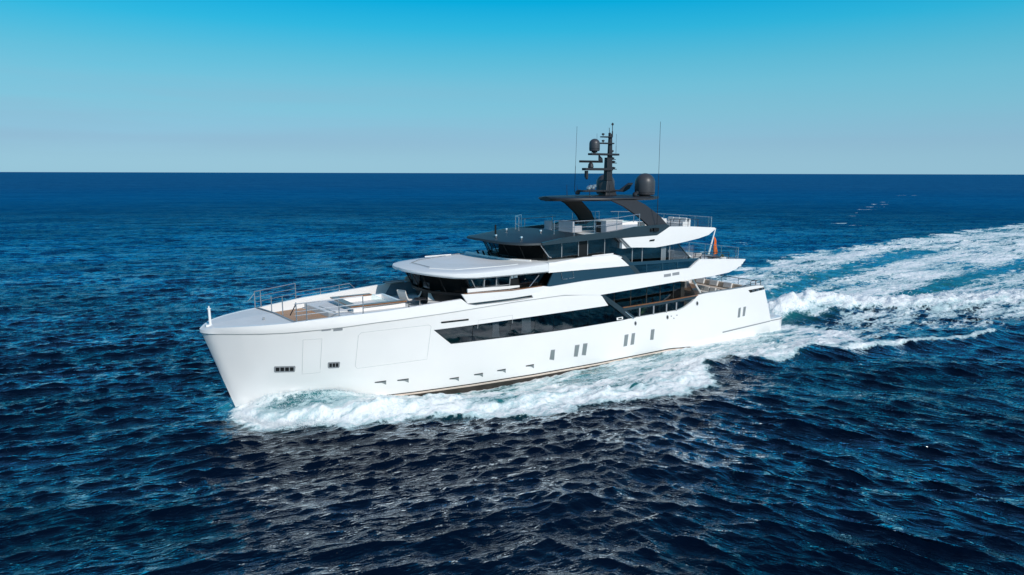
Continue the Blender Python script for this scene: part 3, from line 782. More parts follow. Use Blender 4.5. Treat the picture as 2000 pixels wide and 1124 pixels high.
# raised platform forward of the plunge pool, and side decks around it
pf = MB(); pf.prism([(5.45, -3.0), (5.85, 1.0), (6.45, 2.55), (11.4, 2.9), (11.4, -3.3), (6.4, -3.3)], 5.42, 5.80)
pf.build('pool_platform', M['deck_white'], yacht, bevel=.05)
sp = MB(); sp.prism([(5.9, -1.2), (6.15, 1.5), (6.95, 1.6), (6.85, -1.5)], 5.8, 5.9); sp.build('sunpad', M['cushion'], yacht, bevel=.04)
pw = MB()
def rim(s0, s1, t0, t1, w, z0, z1, mb):
    mb.box(s0, s1, t0, t0 + w, z0, z1); mb.box(s0, s1, t1 - w, t1, z0, z1)
    mb.box(s0, s0 + w, t0 + w, t1 - w, z0, z1); mb.box(s1 - w, s1, t0 + w, t1 - w, z0, z1)
for x0, x1, y0, y1 in ((7.22, 10.9, -1.9, -1.66), (7.22, 10.9, 1.66, 1.9), (7.22, 7.46, -1.66, 1.66), (10.66, 10.9, -1.66, 1.66)):
    pw.box(x0, x1, y0, y1, 5.42, 6.14)
pool = pw.build('pool_wall', M['white'], yacht)
pr = MB()
for x0, x1, y0, y1 in ((7.0, 9.9, -2.05, -1.60), (7.0, 10.95, 1.60, 2.05), (7.0, 7.5, -1.60, 1.60)):
    pr.box(x0, x1, y0, y1, 6.142, 6.23)
pr.build('pool_rim', M['varnish'], yacht)
pg = MB(); pg.box(9.9, 9.94, -1.6, 1.6, 5.45, 6.2); pg.build('pool_glass', M['clear'], yacht)
pwt = MB(); pwt.box(7.46, 10.66, -1.66, 1.66, 5.43, 5.55); pwt.build('pool_bench', M['cushion'], yacht)
# starboard inner bulwark, glossy grey with dark wooden cap
ib = MB(); ib.pskin([(12.0, 5.45), (12.6, 6.34), (16.0, 6.45), (16.0, 5.45)], lambda s, z: tband(s, 5.7) - .26, 0, .03, 3, .8, (-1,))
ib.build('inner_bulwark_panel', M['greydeck'], yacht)
cp = MB(); cp.grid([[(s, -(tband(s, 5.7) + .04), 6.50 + .008 * (s - 12)), (s, -(tband(s, 5.7) - .42), 6.50 + .008 * (s - 12)), (s, -(tband(s, 5.7) - .42), 6.44 + .008 * (s - 12)), (s, -(tband(s, 5.7) + .04), 6.44 + .008 * (s - 12))] for s in (12.1, 13, 14, 15, 16)], close=True)
cp.build('bulwark_cap', M['cap'], yacht)
ce = MB(); ce.tube([(s, -(tband(s, 5.7) - .44), 6.49 + .008 * (s - 12)) for s in (12.0, 13, 14, 15, 16)], .035, 5); ce.tube([(s, -(tband(s, 5.7) + .05), 6.52 + .008 * (s - 12)) for s in (12.0, 13, 14, 15, 16)], .03, 5); ce.build('cap_edge', M['white'], yacht, split=True)
# bow staff
bs_ = MB(); s0, z0 = -1.19, 6.67
bs_.tube([(-1.17, 0, 5.62), (-1.19, 0, 6.60)], .075, 10); bs_.lathe((-1.19, 0, 6.6), [(.11, 0), (.11, .05), (.04, .07), (.04, .18), (.0, .2)], 10); bs_.box(-1.45, -.98, -.2, .2, 5.56, 5.66)
bs_.build('bow_light_post', M['white'], yacht)

# ---- main saloon: dark interior, curtains, glass panes, strut
it = MB()
it.box(12.6, 37.0, -3.0, 3.0, 2.62, 5.4); it.build('saloon_interior', M['interior'], yacht)
fl = MB(); fl.prism([(12.5, -3.3), (12.5, 3.3), (18, 4.1), (28, 4.58), (40, 4.6), (46.0, 4.3), (46.0, -4.3), (40, -4.6), (28, -4.58), (18, -4.1)], 2.5, 2.6)
fl.build('main_deck_floor', M['teak'], yacht)
for px0, px1 in ((967, 979), (1024, 1041)):
    s0, s1 = onh(px0, 640)[0], onh(px1, 640)[0]
    c = MB(); n = 40
    for sd in (1,):
        rows = []
        for i in range(n + 1):
            f = i / n; s = s0 + (s1 - s0) * f
            t = tfun(s, 4) - .32 + .05 * math.sin(f * 34)
            w = .06 * math.sin(f * 34 + 1)
            rows.append([(s, t, 4.5), (s + w * .2, t, 3.9), (s + (f - .5) * .12, t, 3.35)])
        c.grid(rows)
    c.build('curtain', M['curtain'], yacht, smooth=True)
edges = [11.82] + [onh(px, 640)[0] for px in (924, 997, 1045, 1081, 1118, 1150)] + [26.6]
def clip_poly(poly, a, b):
    """keep the part of an (s,z) polygon with a<=s<=b"""
    for lim, sgn in ((a, 1), (b, -1)):
        out = []
        for i in range(len(poly)):
            p, q = poly[i], poly[(i + 1) % len(poly)]
            pi, qi = sgn * (p[0] - lim) >= 0, sgn * (q[0] - lim) >= 0
            if pi: out.append(p)
            if pi != qi:
                f = (lim - p[0]) / (q[0] - p[0]); out.append((lim, p[1] + (q[1] - p[1]) * f))
        poly = out
    return poly
WP = [(11.85, 4.50), (14.42, 4.53), (17.76, 4.57), (21.37, 4.61), (26.62, 4.66), (26.9, 4.66), (28.9, 3.34), (28.34, 3.30), (22.34, 3.23), (17.76, 3.29), (13.16, 3.36)]
for a, c in zip(edges, edges[1:]):
    for sd in (1, -1):
        mb = MB(); mb.pskin(clip_poly(WP, a + .015, c - .015), tfun, -.02, .03, 2, .6, (sd,)); mb.build('saloon_window', M['glass'], yacht, smooth=True)
mb = MB(); mb.pskin(clip_poly(WP, 26.62, 28.9), tfun, -.02, .03, 2, .6); mb.build('strut_window', M['glass'], yacht, smooth=True, split=True)
mb = MB()
for e in edges[1:-1]:
    mb.pskin([(e - .05, wbot(e)), (e - .05, wtop(e)), (e + .05, wtop(e)), (e + .05, wbot(e))], tfun, -.06, .08, 2, 1, (1, -1))
mb.build('window_mullion', M['dark'], yacht, split=True)
mb = MB(); mb.pskin([(25.80, 5.62), (26.15, 5.62), (29.75, 3.36), (29.2, 3.34), (28.98, 3.34), (26.68, 4.87)], tfun, .0, .30, 2, .5)
mb.build('side_strut', M['slate'], yacht, bevel=.02, split=True)
mb = MB(); mb.tube([(28.5, tfun(28.5, 3.9) + .03, 3.98), (29.45, tfun(29.4, 3.36) + .05, 3.30)], .035, 6); mb.build('strut_light_edge', M['steel'], yacht)
# side deck opening: teak cap, top rail panel, glass and stanchions
CAPZ = lin([28.2, 32.3, 37.0], [4.30, 4.35, 4.48])
for sd in (1, -1):
    mb = MB(); mb.skin(list(np.arange(28.3, 36.9, .6)) + [36.95], lambda s: CAPZ(s) - .02, lambda s: CAPZ(s) + .04, lambda s, z: tfun(s, 4.3) - .02, 0, .16, 2, (sd,)); mb.build('side_cap_rail', M['varnish'], yacht)
    mb = MB(); mb.skin(list(np.arange(28.4, 36.7, .6)) + [36.75], lambda s: CAPZ(s) - .24, lambda s: CAPZ(s) - .025, lambda s, z: tfun(s, 4.3) - .03, 0, .06, 2, (sd,)); mb.build('side_rail_panel', M['slate'], yacht)
    g = MB(); g.pskin([(29.3, 3.40), (28.6, 4.06), (36.2, 4.16), (36.3, 4.1), (35.2, 3.62), (34.6, 3.48)], lambda s, z: tfun(s, 4) - .06, 0, .015, 2, .6, (sd,)); g.build('side_glass', M['clear'], yacht)
    for px in (1250, 1277, 1302, 1321):
        s = onh(px, 605)[0]; p = MB(); p.box(s - .06, s + .06, sd * (tfun(s, 4) - .04) - .03, sd * (tfun(s, 4) - .04) + .03, 3.38, 4.12); p.build('side_stanchion', M['grey'], yacht)
    mb = MB(); mb.tube([(30.0, sd * (tfun(30, 4) - .1), 3.42 - .25), (34.6, sd * (tfun(34.6, 4) - .1), 3.25)], .02, 5); mb.build('inner_handrail', M['steel'], yacht)
ib = MB(); ib.skin([29, 31, 33, 35], lambda s: 2.6, lambda s: 2.95, lambda s, z: 3.7, 0, .6, 2); ib.build('side_deck_bench', M['cushion'], yacht, bevel=.04, split=True)
# main deck wall glazing behind the side deck
wg = [(26.2, 2.7), (26.2, 5.45), (37.2, 5.5), (39.3, 2.7)]
cuts = [26.2, 28.6, 30.4, 32.2, 33.8, 35.4, 36.5, 39.3]
for a, c in zip(cuts, cuts[1:]):
    for sd in (1, -1):
        mb = MB(); mb.pskin(clip_poly(wg, a + .04, c - .04), 3.35, 0, .03, 2, 2, (sd,)); mb.build('deckhouse_window', M['glass'], yacht)
mb = MB()
for e in cuts[1:-1]: mb.pskin([(e - .05, 2.65), (e - .05, 5.5), (e + .05, 5.5), (e + .05, 2.65)], 3.36, 0, .1, 2, 2)
mb.pskin([(36.3, 2.65), (36.3, 5.5), (36.75, 5.5), (36.75, 2.65)], 3.38, 0, .12, 2, 2)
mb.build('deckhouse_frame', M['interior'], yacht, split=True)
mb = MB()
for sd in (1, -1): mb.tube([(37.35, sd * 3.5, 5.9), (39.9, sd * 3.62, 2.7)], .09, 6)
mb.build('raked_pillar', M['white'], yacht, split=True)
# upper deck slab (ceiling of the side decks)
mb = MB(); mb.prism([(14.4, -4.3), (14.4, 4.3), (24, 4.6), (38, 4.58), (43.1, 4.25), (43.1, -4.25), (38, -4.58), (24, -4.6)], lambda s, t: max(5.60, min(6.5, bbot(s) + .12)), lambda s, t: 5.9 if s < 30 else 6.25 if s < 40 else 6.6)
mb.build('upper_deck_slab', M['deck_white'], yacht)

# ---- band recess and side wing (port and starboard)
mb = MB(); mb.pskin([(14.3, 5.9), (14.3, 6.40), (20.4, 6.60), (20.6, 6.05), (18, 5.9)], lambda s, z: 4.8 - .55, 0, .04, 2, 1)
mb.build('wing_recess', M['grey'], yacht, split=True)
wing = [(13.78, 6.76), (14.22, 6.10), (17.8, 6.13), (19.4, 6.20), (20.35, 6.28), (21.2, 6.64), (20.4, 6.76), (17.75, 6.66)]
mb = MB(); mb.pskin(wing, lambda s, z: tfun(s, 5.7) + .03 - .12 * max(0, 6.6 - z) - (.1 if s < 14 else 0), 0, .14, 4, .5)
mb.build('side_wing', M['white'], yacht, smooth=True, angle=30, split=True)
for sd in (1, -1):
    mb = MB(); mb.skin(list(np.arange(14.0, 20.6, .7)), lambda s: ip(s, [14, 17.75, 20.6], [6.765, 6.685, 6.77]), lambda s: ip(s, [14, 17.75, 20.6], [6.80, 6.72, 6.80]), lambda s, z: tfun(s, 5.7) + .01, 0, .22, 2, (sd,))
    mb.build('wing_cap', M['varnish'], yacht)
mb = MB(); mb.pskin([(14.35, 6.80), (14.35, 7.05), (18.6, 6.93), (18.6, 6.80), (17.7, 6.76)], lambda s, z: 4.45, 0, .1, 2, 1); mb.build('coaming', M['white'], yacht, split=True)
slotb = MB(); slotb.pskin([(19.55, 5.97), (19.4, 6.22), (20.95, 6.55), (21.1, 6.10)], lambda s, z: tfun(s, 5.7) + .02, 0, .1, 3, .5); slotb.build('wing_root', M['white'], yacht, split=True)

# ---- upper house: front curve, glass
def house_front(s_c, half, depth, n, z):   # plan curve of the front
    return [(s_c + depth * (abs(f) ** 2.6), half * f) for f in np.linspace(-1, 1, n)]
core = MB(); core.prism([(13.9, -1.5), (13.9, 1.5), (14.6, 3.2), (16, 3.6), (29, 3.6), (29, -3.6), (16, -3.6), (14.6, -3.2)], 5.9, 7.7); core.build('upper_house_interior', M['interior'], yacht)
mull = [0, 6, 12, 18, 24, 30, 36]
NC = 37
lo = house_front(12.95, 4.05, 2.0, NC, 6.5); hi = house_front(12.25, 4.35, 1.9, NC, 7.8)
fr = MB()
for a, c in zip(mull, mull[1:]):
    p = MB(); p.grid([[(s, t, 6.62) for s, t in lo[a:c + 1]], [(s, t, 7.95) for s, t in hi[a:c + 1]]]); p.build('front_window', M['front_glass'], yacht, smooth=True)
for i in mull: fr.tube([(lo[i][0] - .01, lo[i][1], 6.62), (hi[i][0] - .01, hi[i][1], 7.95)], .035, 5)
fr.build('front_window_frame', M['dark'], yacht, split=True)
for f0, f1, z0, z1, sk in ((.26, .33, 7.1, 7.8, -.05), (.36, .44, 6.85, 7.8, .06), (.47, .53, 6.9, 7.6, -.04), (.60, .68, 6.8, 7.2, .0)):  # pale panels added behind the glass to stand in for reflections
    i0, i1 = f0 * 36, f1 * 36
    q = lambda i: (ip(i, range(NC), [c_[0] for c_ in hi]) + .55, ip(i, range(NC), [c_[1] for c_ in hi]) * .93)
    a_, c_ = q(i0), q(i1)
    mb = MB(); mb.grid([[(a_[0], a_[1] + sk * 4, z0), (a_[0], a_[1], z1)], [(c_[0], c_[1] + sk * 4, z0), (c_[0], c_[1], z1)], [(c_[0] + .04, c_[1] + sk * 4, z0), (c_[0] + .04, c_[1], z1)], [(a_[0] + .04, a_[1] + sk * 4, z0), (a_[0] + .04, a_[1], z1)]], close=True); mb.build('reflection_panel', M['sofa'], yacht)
p = MB(); p.grid([[(s + .35, t * .93, 5.42) for s, t in lo], [(s + .25, t * .95, 6.4) for s, t in lo], [(s - .08, t * 1.0, 6.46) for s, t in lo], [(s - .08, t * 1.01, 6.64) for s, t in lo], [(s + .1, t * .97, 6.64) for s, t in lo]])
p.build('front_wall', M['dark'], yacht, smooth=True, angle=30)
ug = [(14.95, 6.50), (14.35, 7.9), (21.6, 7.9), (20.8, 6.62)]
cuts = [14.35, 16.45, 18.15, 18.9, 19.0, 21.6]
for a, c in ((14.35, 15.75), (15.8, 16.75), (16.8, 17.85), (18.75, 21.6)):
    for sd in (1, -1):
        mb = MB(); mb.pskin(clip_poly(ug, a, c), lambda s, z: 4.15 + .12 * (z - 6.5), 0, .03, 2, 1, (sd,)); mb.build('upper_window', M['glass'], yacht)
mb = MB()
for a in (15.775, 16.775, 17.9): mb.pskin([(a - .035, 6.5), (a - .035, 7.9), (a + .035, 7.9), (a + .035, 6.5)], lambda s, z: 4.17 + .12 * (z - 6.5), 0, .06, 2, 1)
mb.build('upper_window_mullion', M['grey'], yacht, split=True)
mb = MB(); mb.pskin([(17.95, 6.5), (17.95, 7.9), (18.75, 7.9), (18.75, 6.5)], 4.1, 0, .1, 2, 1); mb.build('side_door', M['dark'], yacht, split=True)
mb = MB(); mb.tube([(14.75, 4.30, 7.62), (15.05, 4.28, 7.05), (15.5, 4.25, 6.98), (17.8, 4.25, 7.02)], .03, 5); mb.build('window_handrail', M['grey'], yacht)
mb = MB(); mb.tube([(19.6, 4.2, 6.66), (20.4, 4.3, 7.5)], .03, 5); mb.build('stair_handrail', M['steel'], yacht)
for px in (948, 975):
    s = at_t(px, 560, 4)[0]; mb = MB(); mb.box(s - .12, s + .12, 3.75, 3.8, 6.75, 7.55); mb.build('curtain', M['curtain'], yacht)
mb = MB(); mb.box(18.05, 18.25, 4.12, 4.16, 7.42, 7.62); mb.box(18.32, 18.62, 4.12, 4.16, 7.45, 7.66); mb.build('exit_light', M['curtain'], yacht, split=True)
# blue grey side panel and diagonal frame
gp = [(21.36, 7.64), (20.77, 6.66), (24.2, 6.80), (29.98, 6.91), (29.2, 7.92), (28.5, 8.44), (27.9, 8.50), (28.74, 7.66)]
def tside(s, z): return 4.82 - .04 * (z - 6.6)
mb = MB(); mb.pskin([(21.36, 7.66), (20.77, 6.64), (24.2, 6.78), (30.0, 6.89), (28.72, 7.68)], tside, -.04, .12, 3, .8); mb.build('side_panel', M['panel'], yacht, split=True)
mb = MB(); mb.pskin([(27.9, 8.52), (28.45, 8.44), (30.05, 6.95), (29.6, 6.90), (28.72, 7.66)], tside, -.03, .14, 3, .5); mb.build('diagonal_frame', M['slate'], yacht, split=True)
mb = MB()
q0 = [at_t(x, y, 4.8) for x, y in ((1094, 513), (1098, 546), (1108, 545))]; q1 = [at_t(x, y, 4.8) for x, y in ((1111, 544), (1121, 543), (1119, 530))]
mb.tube([(s, tside(s, z) + .01, z) for s, z in q0], .02, 5); mb.tube([(s, tside(s, z) + .01, z) for s, z in q1], .02, 5); mb.build('panel_handle', M['steel'], yacht, split=True)
# glass balustrade between frame and aft band
gb = [(28.9, 7.66), (29.9, 6.92), (35.62, 6.96), (36.5, 7.5)]
cuts = [28.9] + [at_t(px, 525, 4.75)[0] for px in (1263, 1294, 1323)] + [36.5]
for a, c in zip(cuts, cuts[1:]):
    for sd in (1, -1):
        mb = MB(); mb.pskin(clip_poly(gb, a + .05, c - .05), tside, -.06, .02, 2, 1, (sd,)); mb.build('balustrade_pane', M['blueglass'], yacht)
mb = MB()
for e in cuts[1:-1]: mb.pskin([(e - .05, 6.92), (e - .05, 7.62), (e + .05, 7.62), (e + .05, 6.92)], tside, -.04, .08, 2, 1)
mb.pskin([(28.7, 7.90), (28.9, 7.64), (36.5, 7.50), (36.85, 7.70)], tside, -.02, .14, 2, .8)
mb.build('balustrade_rail', M['panel'], yacht, split=True)
bkp = MB(); bkp.pskin([(28.9, 6.3), (28.9, 7.55), (36.3, 7.45), (36.3, 6.3)], 4.2, 0, .03, 2, 2); bkp.build('side_deck_coaming', M['panel'], yacht, split=True)

# ---- forward house roof
def loft(name, stations, prof, mat, smooth=True, angle=30):
    mb = MB(); rows = []
    for s in stations:
        hp = prof(s)                                   # from bottom centre outwards and up to top centre
        rows.append([(s, t, z) for t, z in hp] + [(s, -t, z) for t, z in hp[::-1]])
    b0 = mb.grid(rows, close=True); m_ = len(rows[0])
    mb.f.append([b0 + k for k in range(m_)]); mb.f.append([b0 + (len(rows) - 1) * m_ + k for k in range(m_)][::-1])
    return mb.build(name, mat, yacht, smooth=smooth, angle=angle)
rw = lin([11.36, 11.42, 11.6, 12.0, 12.6, 13.4, 14.3, 15.3, 17, 29], [.4, 1.0, 1.75, 2.65, 3.45, 4.1, 4.5, 4.7, 4.8, 4.82])
rbz = lin([11.36, 12.5, 13.5, 14.7, 24, 29], [8.02, 7.88, 7.76, 7.70, 7.69, 7.64])
rez = lin([11.36, 12.2, 13.75, 16.2, 18.7, 21.4, 23.4, 27.3], [8.20, 8.16, 8.12, 8.18, 8.28, 8.40, 8.54, 8.58])
def rprof(s):
    w, zb, ze = rw(s), rbz(s), rez(s); k = min(1, w / 3)
    return [(0, zb + .04), (w - .7 * k, zb + .03), (w - .15 * k, zb), (w, zb + .10), (w + .01, (zb + ze) / 2), (w - .03, ze - .06), (w - .12 * k, ze), (w * .8, ze + .05 * k), (w * .4, ze + .10 * k), (0, ze + .12 * k)]
loft('forward_roof', [11.36, 11.39, 11.45, 11.6, 11.8, 12.1, 12.5, 13, 13.5, 14.2, 15, 16, 17, 18, 19, 20, 20.9], rprof, M['roof_white'], angle=38)
mb = MB(); mb.pskin([(20.88, 7.69), (20.88, 8.38), (23.4, 8.54), (24.2, 8.60), (27.3, 8.60), (27.6, 8.50), (28.74, 7.64)], lambda s, z: 4.83 - (.10 if z > 8.4 else 0), 0, .22, 6, .6); mb.build('roof_side_band', M['white'], yacht, smooth=True, angle=30, split=True)
mb = MB(); mb.prism([(12.9, -1.6), (12.9, 1.6), (14.2, 3.0), (17.6, 3.7), (18.9, 3.8), (18.9, -3.8), (17.6, -3.7), (14.2, -3.0)], lambda s, t: rez(s) + .02, lambda s, t: rez(s) + .16 - .02 * abs(t)); mb.build('roof_panel', M['deck_white'], yacht)
mb = MB(); mb.tube([(s, t, rez(s) + .15) for s, t in ((13.0, -1.5), (14.3, -2.9), (17.6, -3.6), (18.7, -3.7))], .03, 5); mb.tube([(13.05, -1.4, 8.3), (13.05, 1.4, 8.3)], .02, 5); mb.build('roof_panel_trim', M['grey'], yacht)
mb = MB(); mb.tube([(15.4, -4.1, 8.3), (17.3, -3.3, 8.42)], .06, 5); mb.build('roof_strake', M['white'], yacht)
# walkway in front of the bridge: trough with white coaming
mb = MB(); mb.box(18.9, 21, -4.5, 4.5, 8.2, 8.24); mb.build('bridge_walkway', M['deck_white'], yacht)
mb = MB(); mb.prism([(18.95, -3.9), (18.95, -1), (19.2, 1.5), (20.2, 3.4), (20.4, 3.3), (19.4, 1.4), (19.15, -1), (19.1, -3.9)], 8.25, 8.52); mb.build('walkway_coaming', M['white'], yacht)
mb = MB()
for t in (-2.4, -1.5, -.7, .6): mb.obox((19.25, t, 8.55), (.05, .05, .28), 0, rad(30))
mb.build('coaming_bracket', M['dark'], yacht, split=True)

# ---- bridge
core = MB(); core.prism([(20.6, -1.5), (20.6, 1.5), (21.6, 3.1), (22.6, 3.3), (28, 3.3), (28, -3.3), (22.6, -3.3), (21.6, -3.1)], 8.45, 9.8); core.build('bridge_interior', M['interior'], yacht)
blo = house_front(19.75, 3.85, 1.75, NC, 8.5); bhi = house_front(19.05, 3.95, 1.9, NC, 9.7)
for a, c in zip(mull, mull[1:]):
    p = MB(); p.grid([[(s, t, 8.56) for s, t in blo[a:c + 1]], [(s, t, 9.72) for s, t in bhi[a:c + 1]]]); p.build('bridge_front_window', M['front_glass'], yacht, smooth=True)
fr = MB()
for i in mull: fr.tube([(blo[i][0] - .01, blo[i][1], 8.5), (bhi[i][0] - .01, bhi[i][1], 9.72)], .035, 5)
fr.grid([[(s, t, 8.4) for s, t in blo], [(s, t, 8.58) for s, t in blo]])
fr.build('bridge_window_frame', M['dark'], yacht)
mb = MB(); mb.tube([(20.75, 3.95, 9.66), (21.1, 4.0, 9.2), (21.5, 3.98, 8.75), (21.75, 3.96, 8.66)], .045, 5); mb.build('bridge_corner_trim', M['steel'], yacht)
bg = [(21.45, 8.62), (20.95, 9.75), (28.4, 9.95), (29.4, 7.8), (28, 8.62)]
for a, c in ((20.95, 22.7), (22.76, 24.3), (25.25, 26.9), (26.96, 29.4)):
    for sd in (1, -1):
        mb = MB(); mb.pskin(clip_poly(bg, a, c), 3.92, 0, .03, 2, 1, (sd,)); mb.build('bridge_window', M['glass'], yacht)
mb = MB()
for a in (22.73, 24.33, 25.22, 26.93): mb.pskin([(a - .03, 8.6), (a - .03, 9.85), (a + .03, 9.9), (a + .03, 8.6)], 3.94, 0, .06, 2, 1)
mb.build('bridge_mullion', M['grey'], yacht, split=True)
mb = MB(); mb.pskin([(24.36, 8.5), (24.36, 9.85), (25.2, 9.85), (25.2, 8.5)], 3.9, 0, .1, 2, 1); mb.build('bridge_door', M['dark'], yacht, split=True)
mb = MB(); mb.prism([(20.9, -4.75), (20.9, 4.75), (28.3, 4.7), (28.3, -4.7)], 8.3, 8.42); mb.build('bridge_deck_floor', M['deck_white'], yacht)
mb = MB(); mb.pskin([(25.25, 8.5), (25.25, 8.63), (27.4, 8.68), (27.4, 8.55)], 4.45, 0, .1, 2, 1); mb.build('bridge_ledge', M['white'], yacht, split=True)
mb = MB(); mb.obox((21.2, .2, 9.1), (.5, .9, .25), 0, rad(-15)); mb.build('bridge_console', M['brown'], yacht)
# aft upper lounge
core = MB(); core.box(28, 34.6, -3.3, 3.3, 6.3, 8.9); core.build('lounge_interior', M['interior'], yacht)
lg = [(28.2, 6.4), (28.2, 9.6), (29.2, 9.05), (35.1, 8.9), (38.0, 6.4)]
cuts = [28.2, 29.9, 31.0, 33.2, 34.15, 38.0]
for a, c in zip(cuts, cuts[1:]):
    for sd in (1, -1):
        mb = MB(); mb.pskin(clip_poly(lg, a + .03, c - .03), 3.9, 0, .03, 2, 1, (sd,)); mb.build('lounge_window', M['glass'], yacht)
mb = MB()
for e in cuts[1:-1]: mb.pskin([(e - .04, 6.4), (e - .04, 8.95), (e + .04, 8.95), (e + .04, 6.4)], 3.91, 0, .06, 2, 1)
mb.build('lounge_mullion', M['grey'], yacht, split=True)
mb = MB(); mb.pskin([(33.2, 6.4), (33.2, 8.9), (33.75, 8.9), (33.75, 6.4)], 3.88, 0, .08, 2, 1, (1,)); mb.build('curtain', M['curtain'], yacht)
mb = MB()
for sd in (1, -1): mb.tube([(35.15, sd * 3.92, 8.9), (38.1, sd * 3.96, 6.4)], .05, 6)
mb.build('lounge_pillar', M['slate'], yacht, split=True)
mb = MB(); mb.pskin([(28.6, 7.66), (28.6, 7.72), (35.9, 7.62), (35.9, 7.56)], 3.97, 0, .06, 2, 1); mb.build('lounge_rail', M['varnish'], yacht, split=True)

# ---- sun deck: dark visor roof, grey sides, white aft wings, floor
vw = lin([18.25, 18.32, 18.5, 18.9, 19.6, 20.6, 22, 30], [.8, 1.9, 2.9, 3.55, 4.05, 4.38, 4.42, 4.42])
vbz = lin([18.25, 19.5, 20.6, 25, 31], [9.70, 9.64, 9.64, 9.78, 9.9])
vez = lin([18.25, 19.5, 20.6, 22.96, 27.5, 29.6], [9.86, 9.84, 9.84, 10.15, 10.38, 10.6])
def vprof(s):
    w, zb, ze = vw(s), vbz(s), vez(s); k = min(1, w / 3); top = ip(s, [18.25, 20, 22, 24.6], [ze + .02, ze + .22, 10.22, 10.30])
    return [(0, zb + .03), (w - .6 * k, zb + .02), (w - .1 * k, zb), (w, zb + .05), (w - .02, ze - .03), (w - .1 * k, ze), (w * .86, ze + (top - ze) * .35), (w * .6, ze + (top - ze) * .8), (0, top)]
loft('visor_roof', [18.25, 18.28, 18.35, 18.5, 18.7, 19, 19.4, 19.9, 20.4, 20.8, 21.6, 22.4, 23.2, 24.0, 24.6], vprof, M['visor'], angle=40)
mb = MB(); mb.pskin([(20.55, 9.66), (20.55, 9.86), (22.96, 10.17), (27.48, 10.38), (29.62, 10.64), (33.0, 10.72), (33.6, 10.55), (32.05, 9.86), (28.2, 9.82), (27.5, 9.88), (23.94, 9.77)], 4.45, 0, .16, 4, .7)
mb.build('sundeck_side', M['slate'], yacht, split=True)
wa = [(28.25, 9.80), (29.25, 9.02), (31.96, 8.86), (34.93, 9.07), (37.3, 9.33), (38.57, 9.56), (39.5, 10.06), (39.3, 10.16), (36, 10.4), (33.45, 10.5), (32.05, 9.85)]
def twa(s, z): return 4.45 - (.05 * max(0, s - 33) ** 1.0) + .03 - .06 * (9.8 - z) * (z < 9.8)
mb = MB(); mb.pskin(wa, twa, 0, .25, 5, .5); mb.build('sundeck_aft_wing', M['white'], yacht, smooth=True, angle=30, split=True)
mb = MB(); mb.pskin([(28.05, 9.80), (29.0, 9.0), (29.5, 9.04), (28.6, 9.80)], 4.30, 0, .5, 2, .4); mb.build('wing_soffit', M['grey'], yacht, split=True)
mb = MB(); mb.prism([(24.4, -4.25), (24.4, 4.25), (33, 4.22), (39.3, 3.95), (39.3, -3.95), (33, -4.22)], lambda s, t: 9.9, 10.02); mb.build('sundeck_floor', M['deck_white'], yacht)
mb = MB(); mb.prism([(28.5, -4.2), (28.5, 4.2), (33, 4.2), (38.5, 3.95), (38.5, -3.95), (33, -4.2)], lambda s, t: 8.95 if s < 34 else 9.5, lambda s, t: 9.6 if s < 34 else 9.85); mb.build('sundeck_slab', M['white'], yacht)
# hardtop
hw = lin([24.1, 24.3, 25, 26.5, 28, 32.4, 33.2, 34.2], [.7, 1.3, 2.1, 2.9, 3.4, 3.45, 3.1, 2.4])
loft('hardtop', [24.1, 24.3, 24.6, 25, 26, 27, 28, 29.5, 31, 32.4, 33.2, 34.2], lambda s: [(0, 12.60), (hw(s) - .35, 12.64), (hw(s), 12.78), (hw(s) - .04, 12.87), (hw(s) - .4, 12.93), (0, 12.97)], M['mast'], angle=30)
for sd in (1, -1):
    def leg(off0, off1, t0, t1):
        a = [(27.9 + off0, 12.74), (29.2 + off0, 12.2), (30.6, 11.3), (31.35 + off0, 10.62)]; c = [(30.5, 12.78), (31.6, 12.3), (32.9, 11.4), (33.6, 10.6)]
        return a, c
    a, c = leg(0, 0, 0, 0)
    if sd == -1: a = [(s - .6, z) for s, z in a]; c = [(s - 1.1, z) for s, z in c]
    tz = lambda z: 3.25 + (12.8 - z) / 2.2 * .85
    mb = MB(); rows = []
    for (s0, z0), (s1, z1) in zip(a, c):
        rows.append([(s0, sd * (tz(z0) - .12), z0), (s0 + .1, sd * tz(z0), z0), (s1, sd * tz(z1), z1), (s1, sd * (tz(z1) - .22), z1)])
    b0 = mb.grid(rows, close=True); mb.f.append([b0, b0 + 1, b0 + 2, b0 + 3]); mb.f.append([b0 + 15, b0 + 14, b0 + 13, b0 + 12])
    lg_ = mb.build('hardtop_leg', M['mast'], yacht, smooth=True, angle=25)
    mb = MB(); mb.grid([[(s0 + .12, sd * (tz(z0) - .235), z0), (s1 - .12, sd * (tz(z1) - .235), z1)] for (s0, z0), (s1, z1) in zip(a, c)])
    mb.build('leg_lining', M['brown'], lg_)
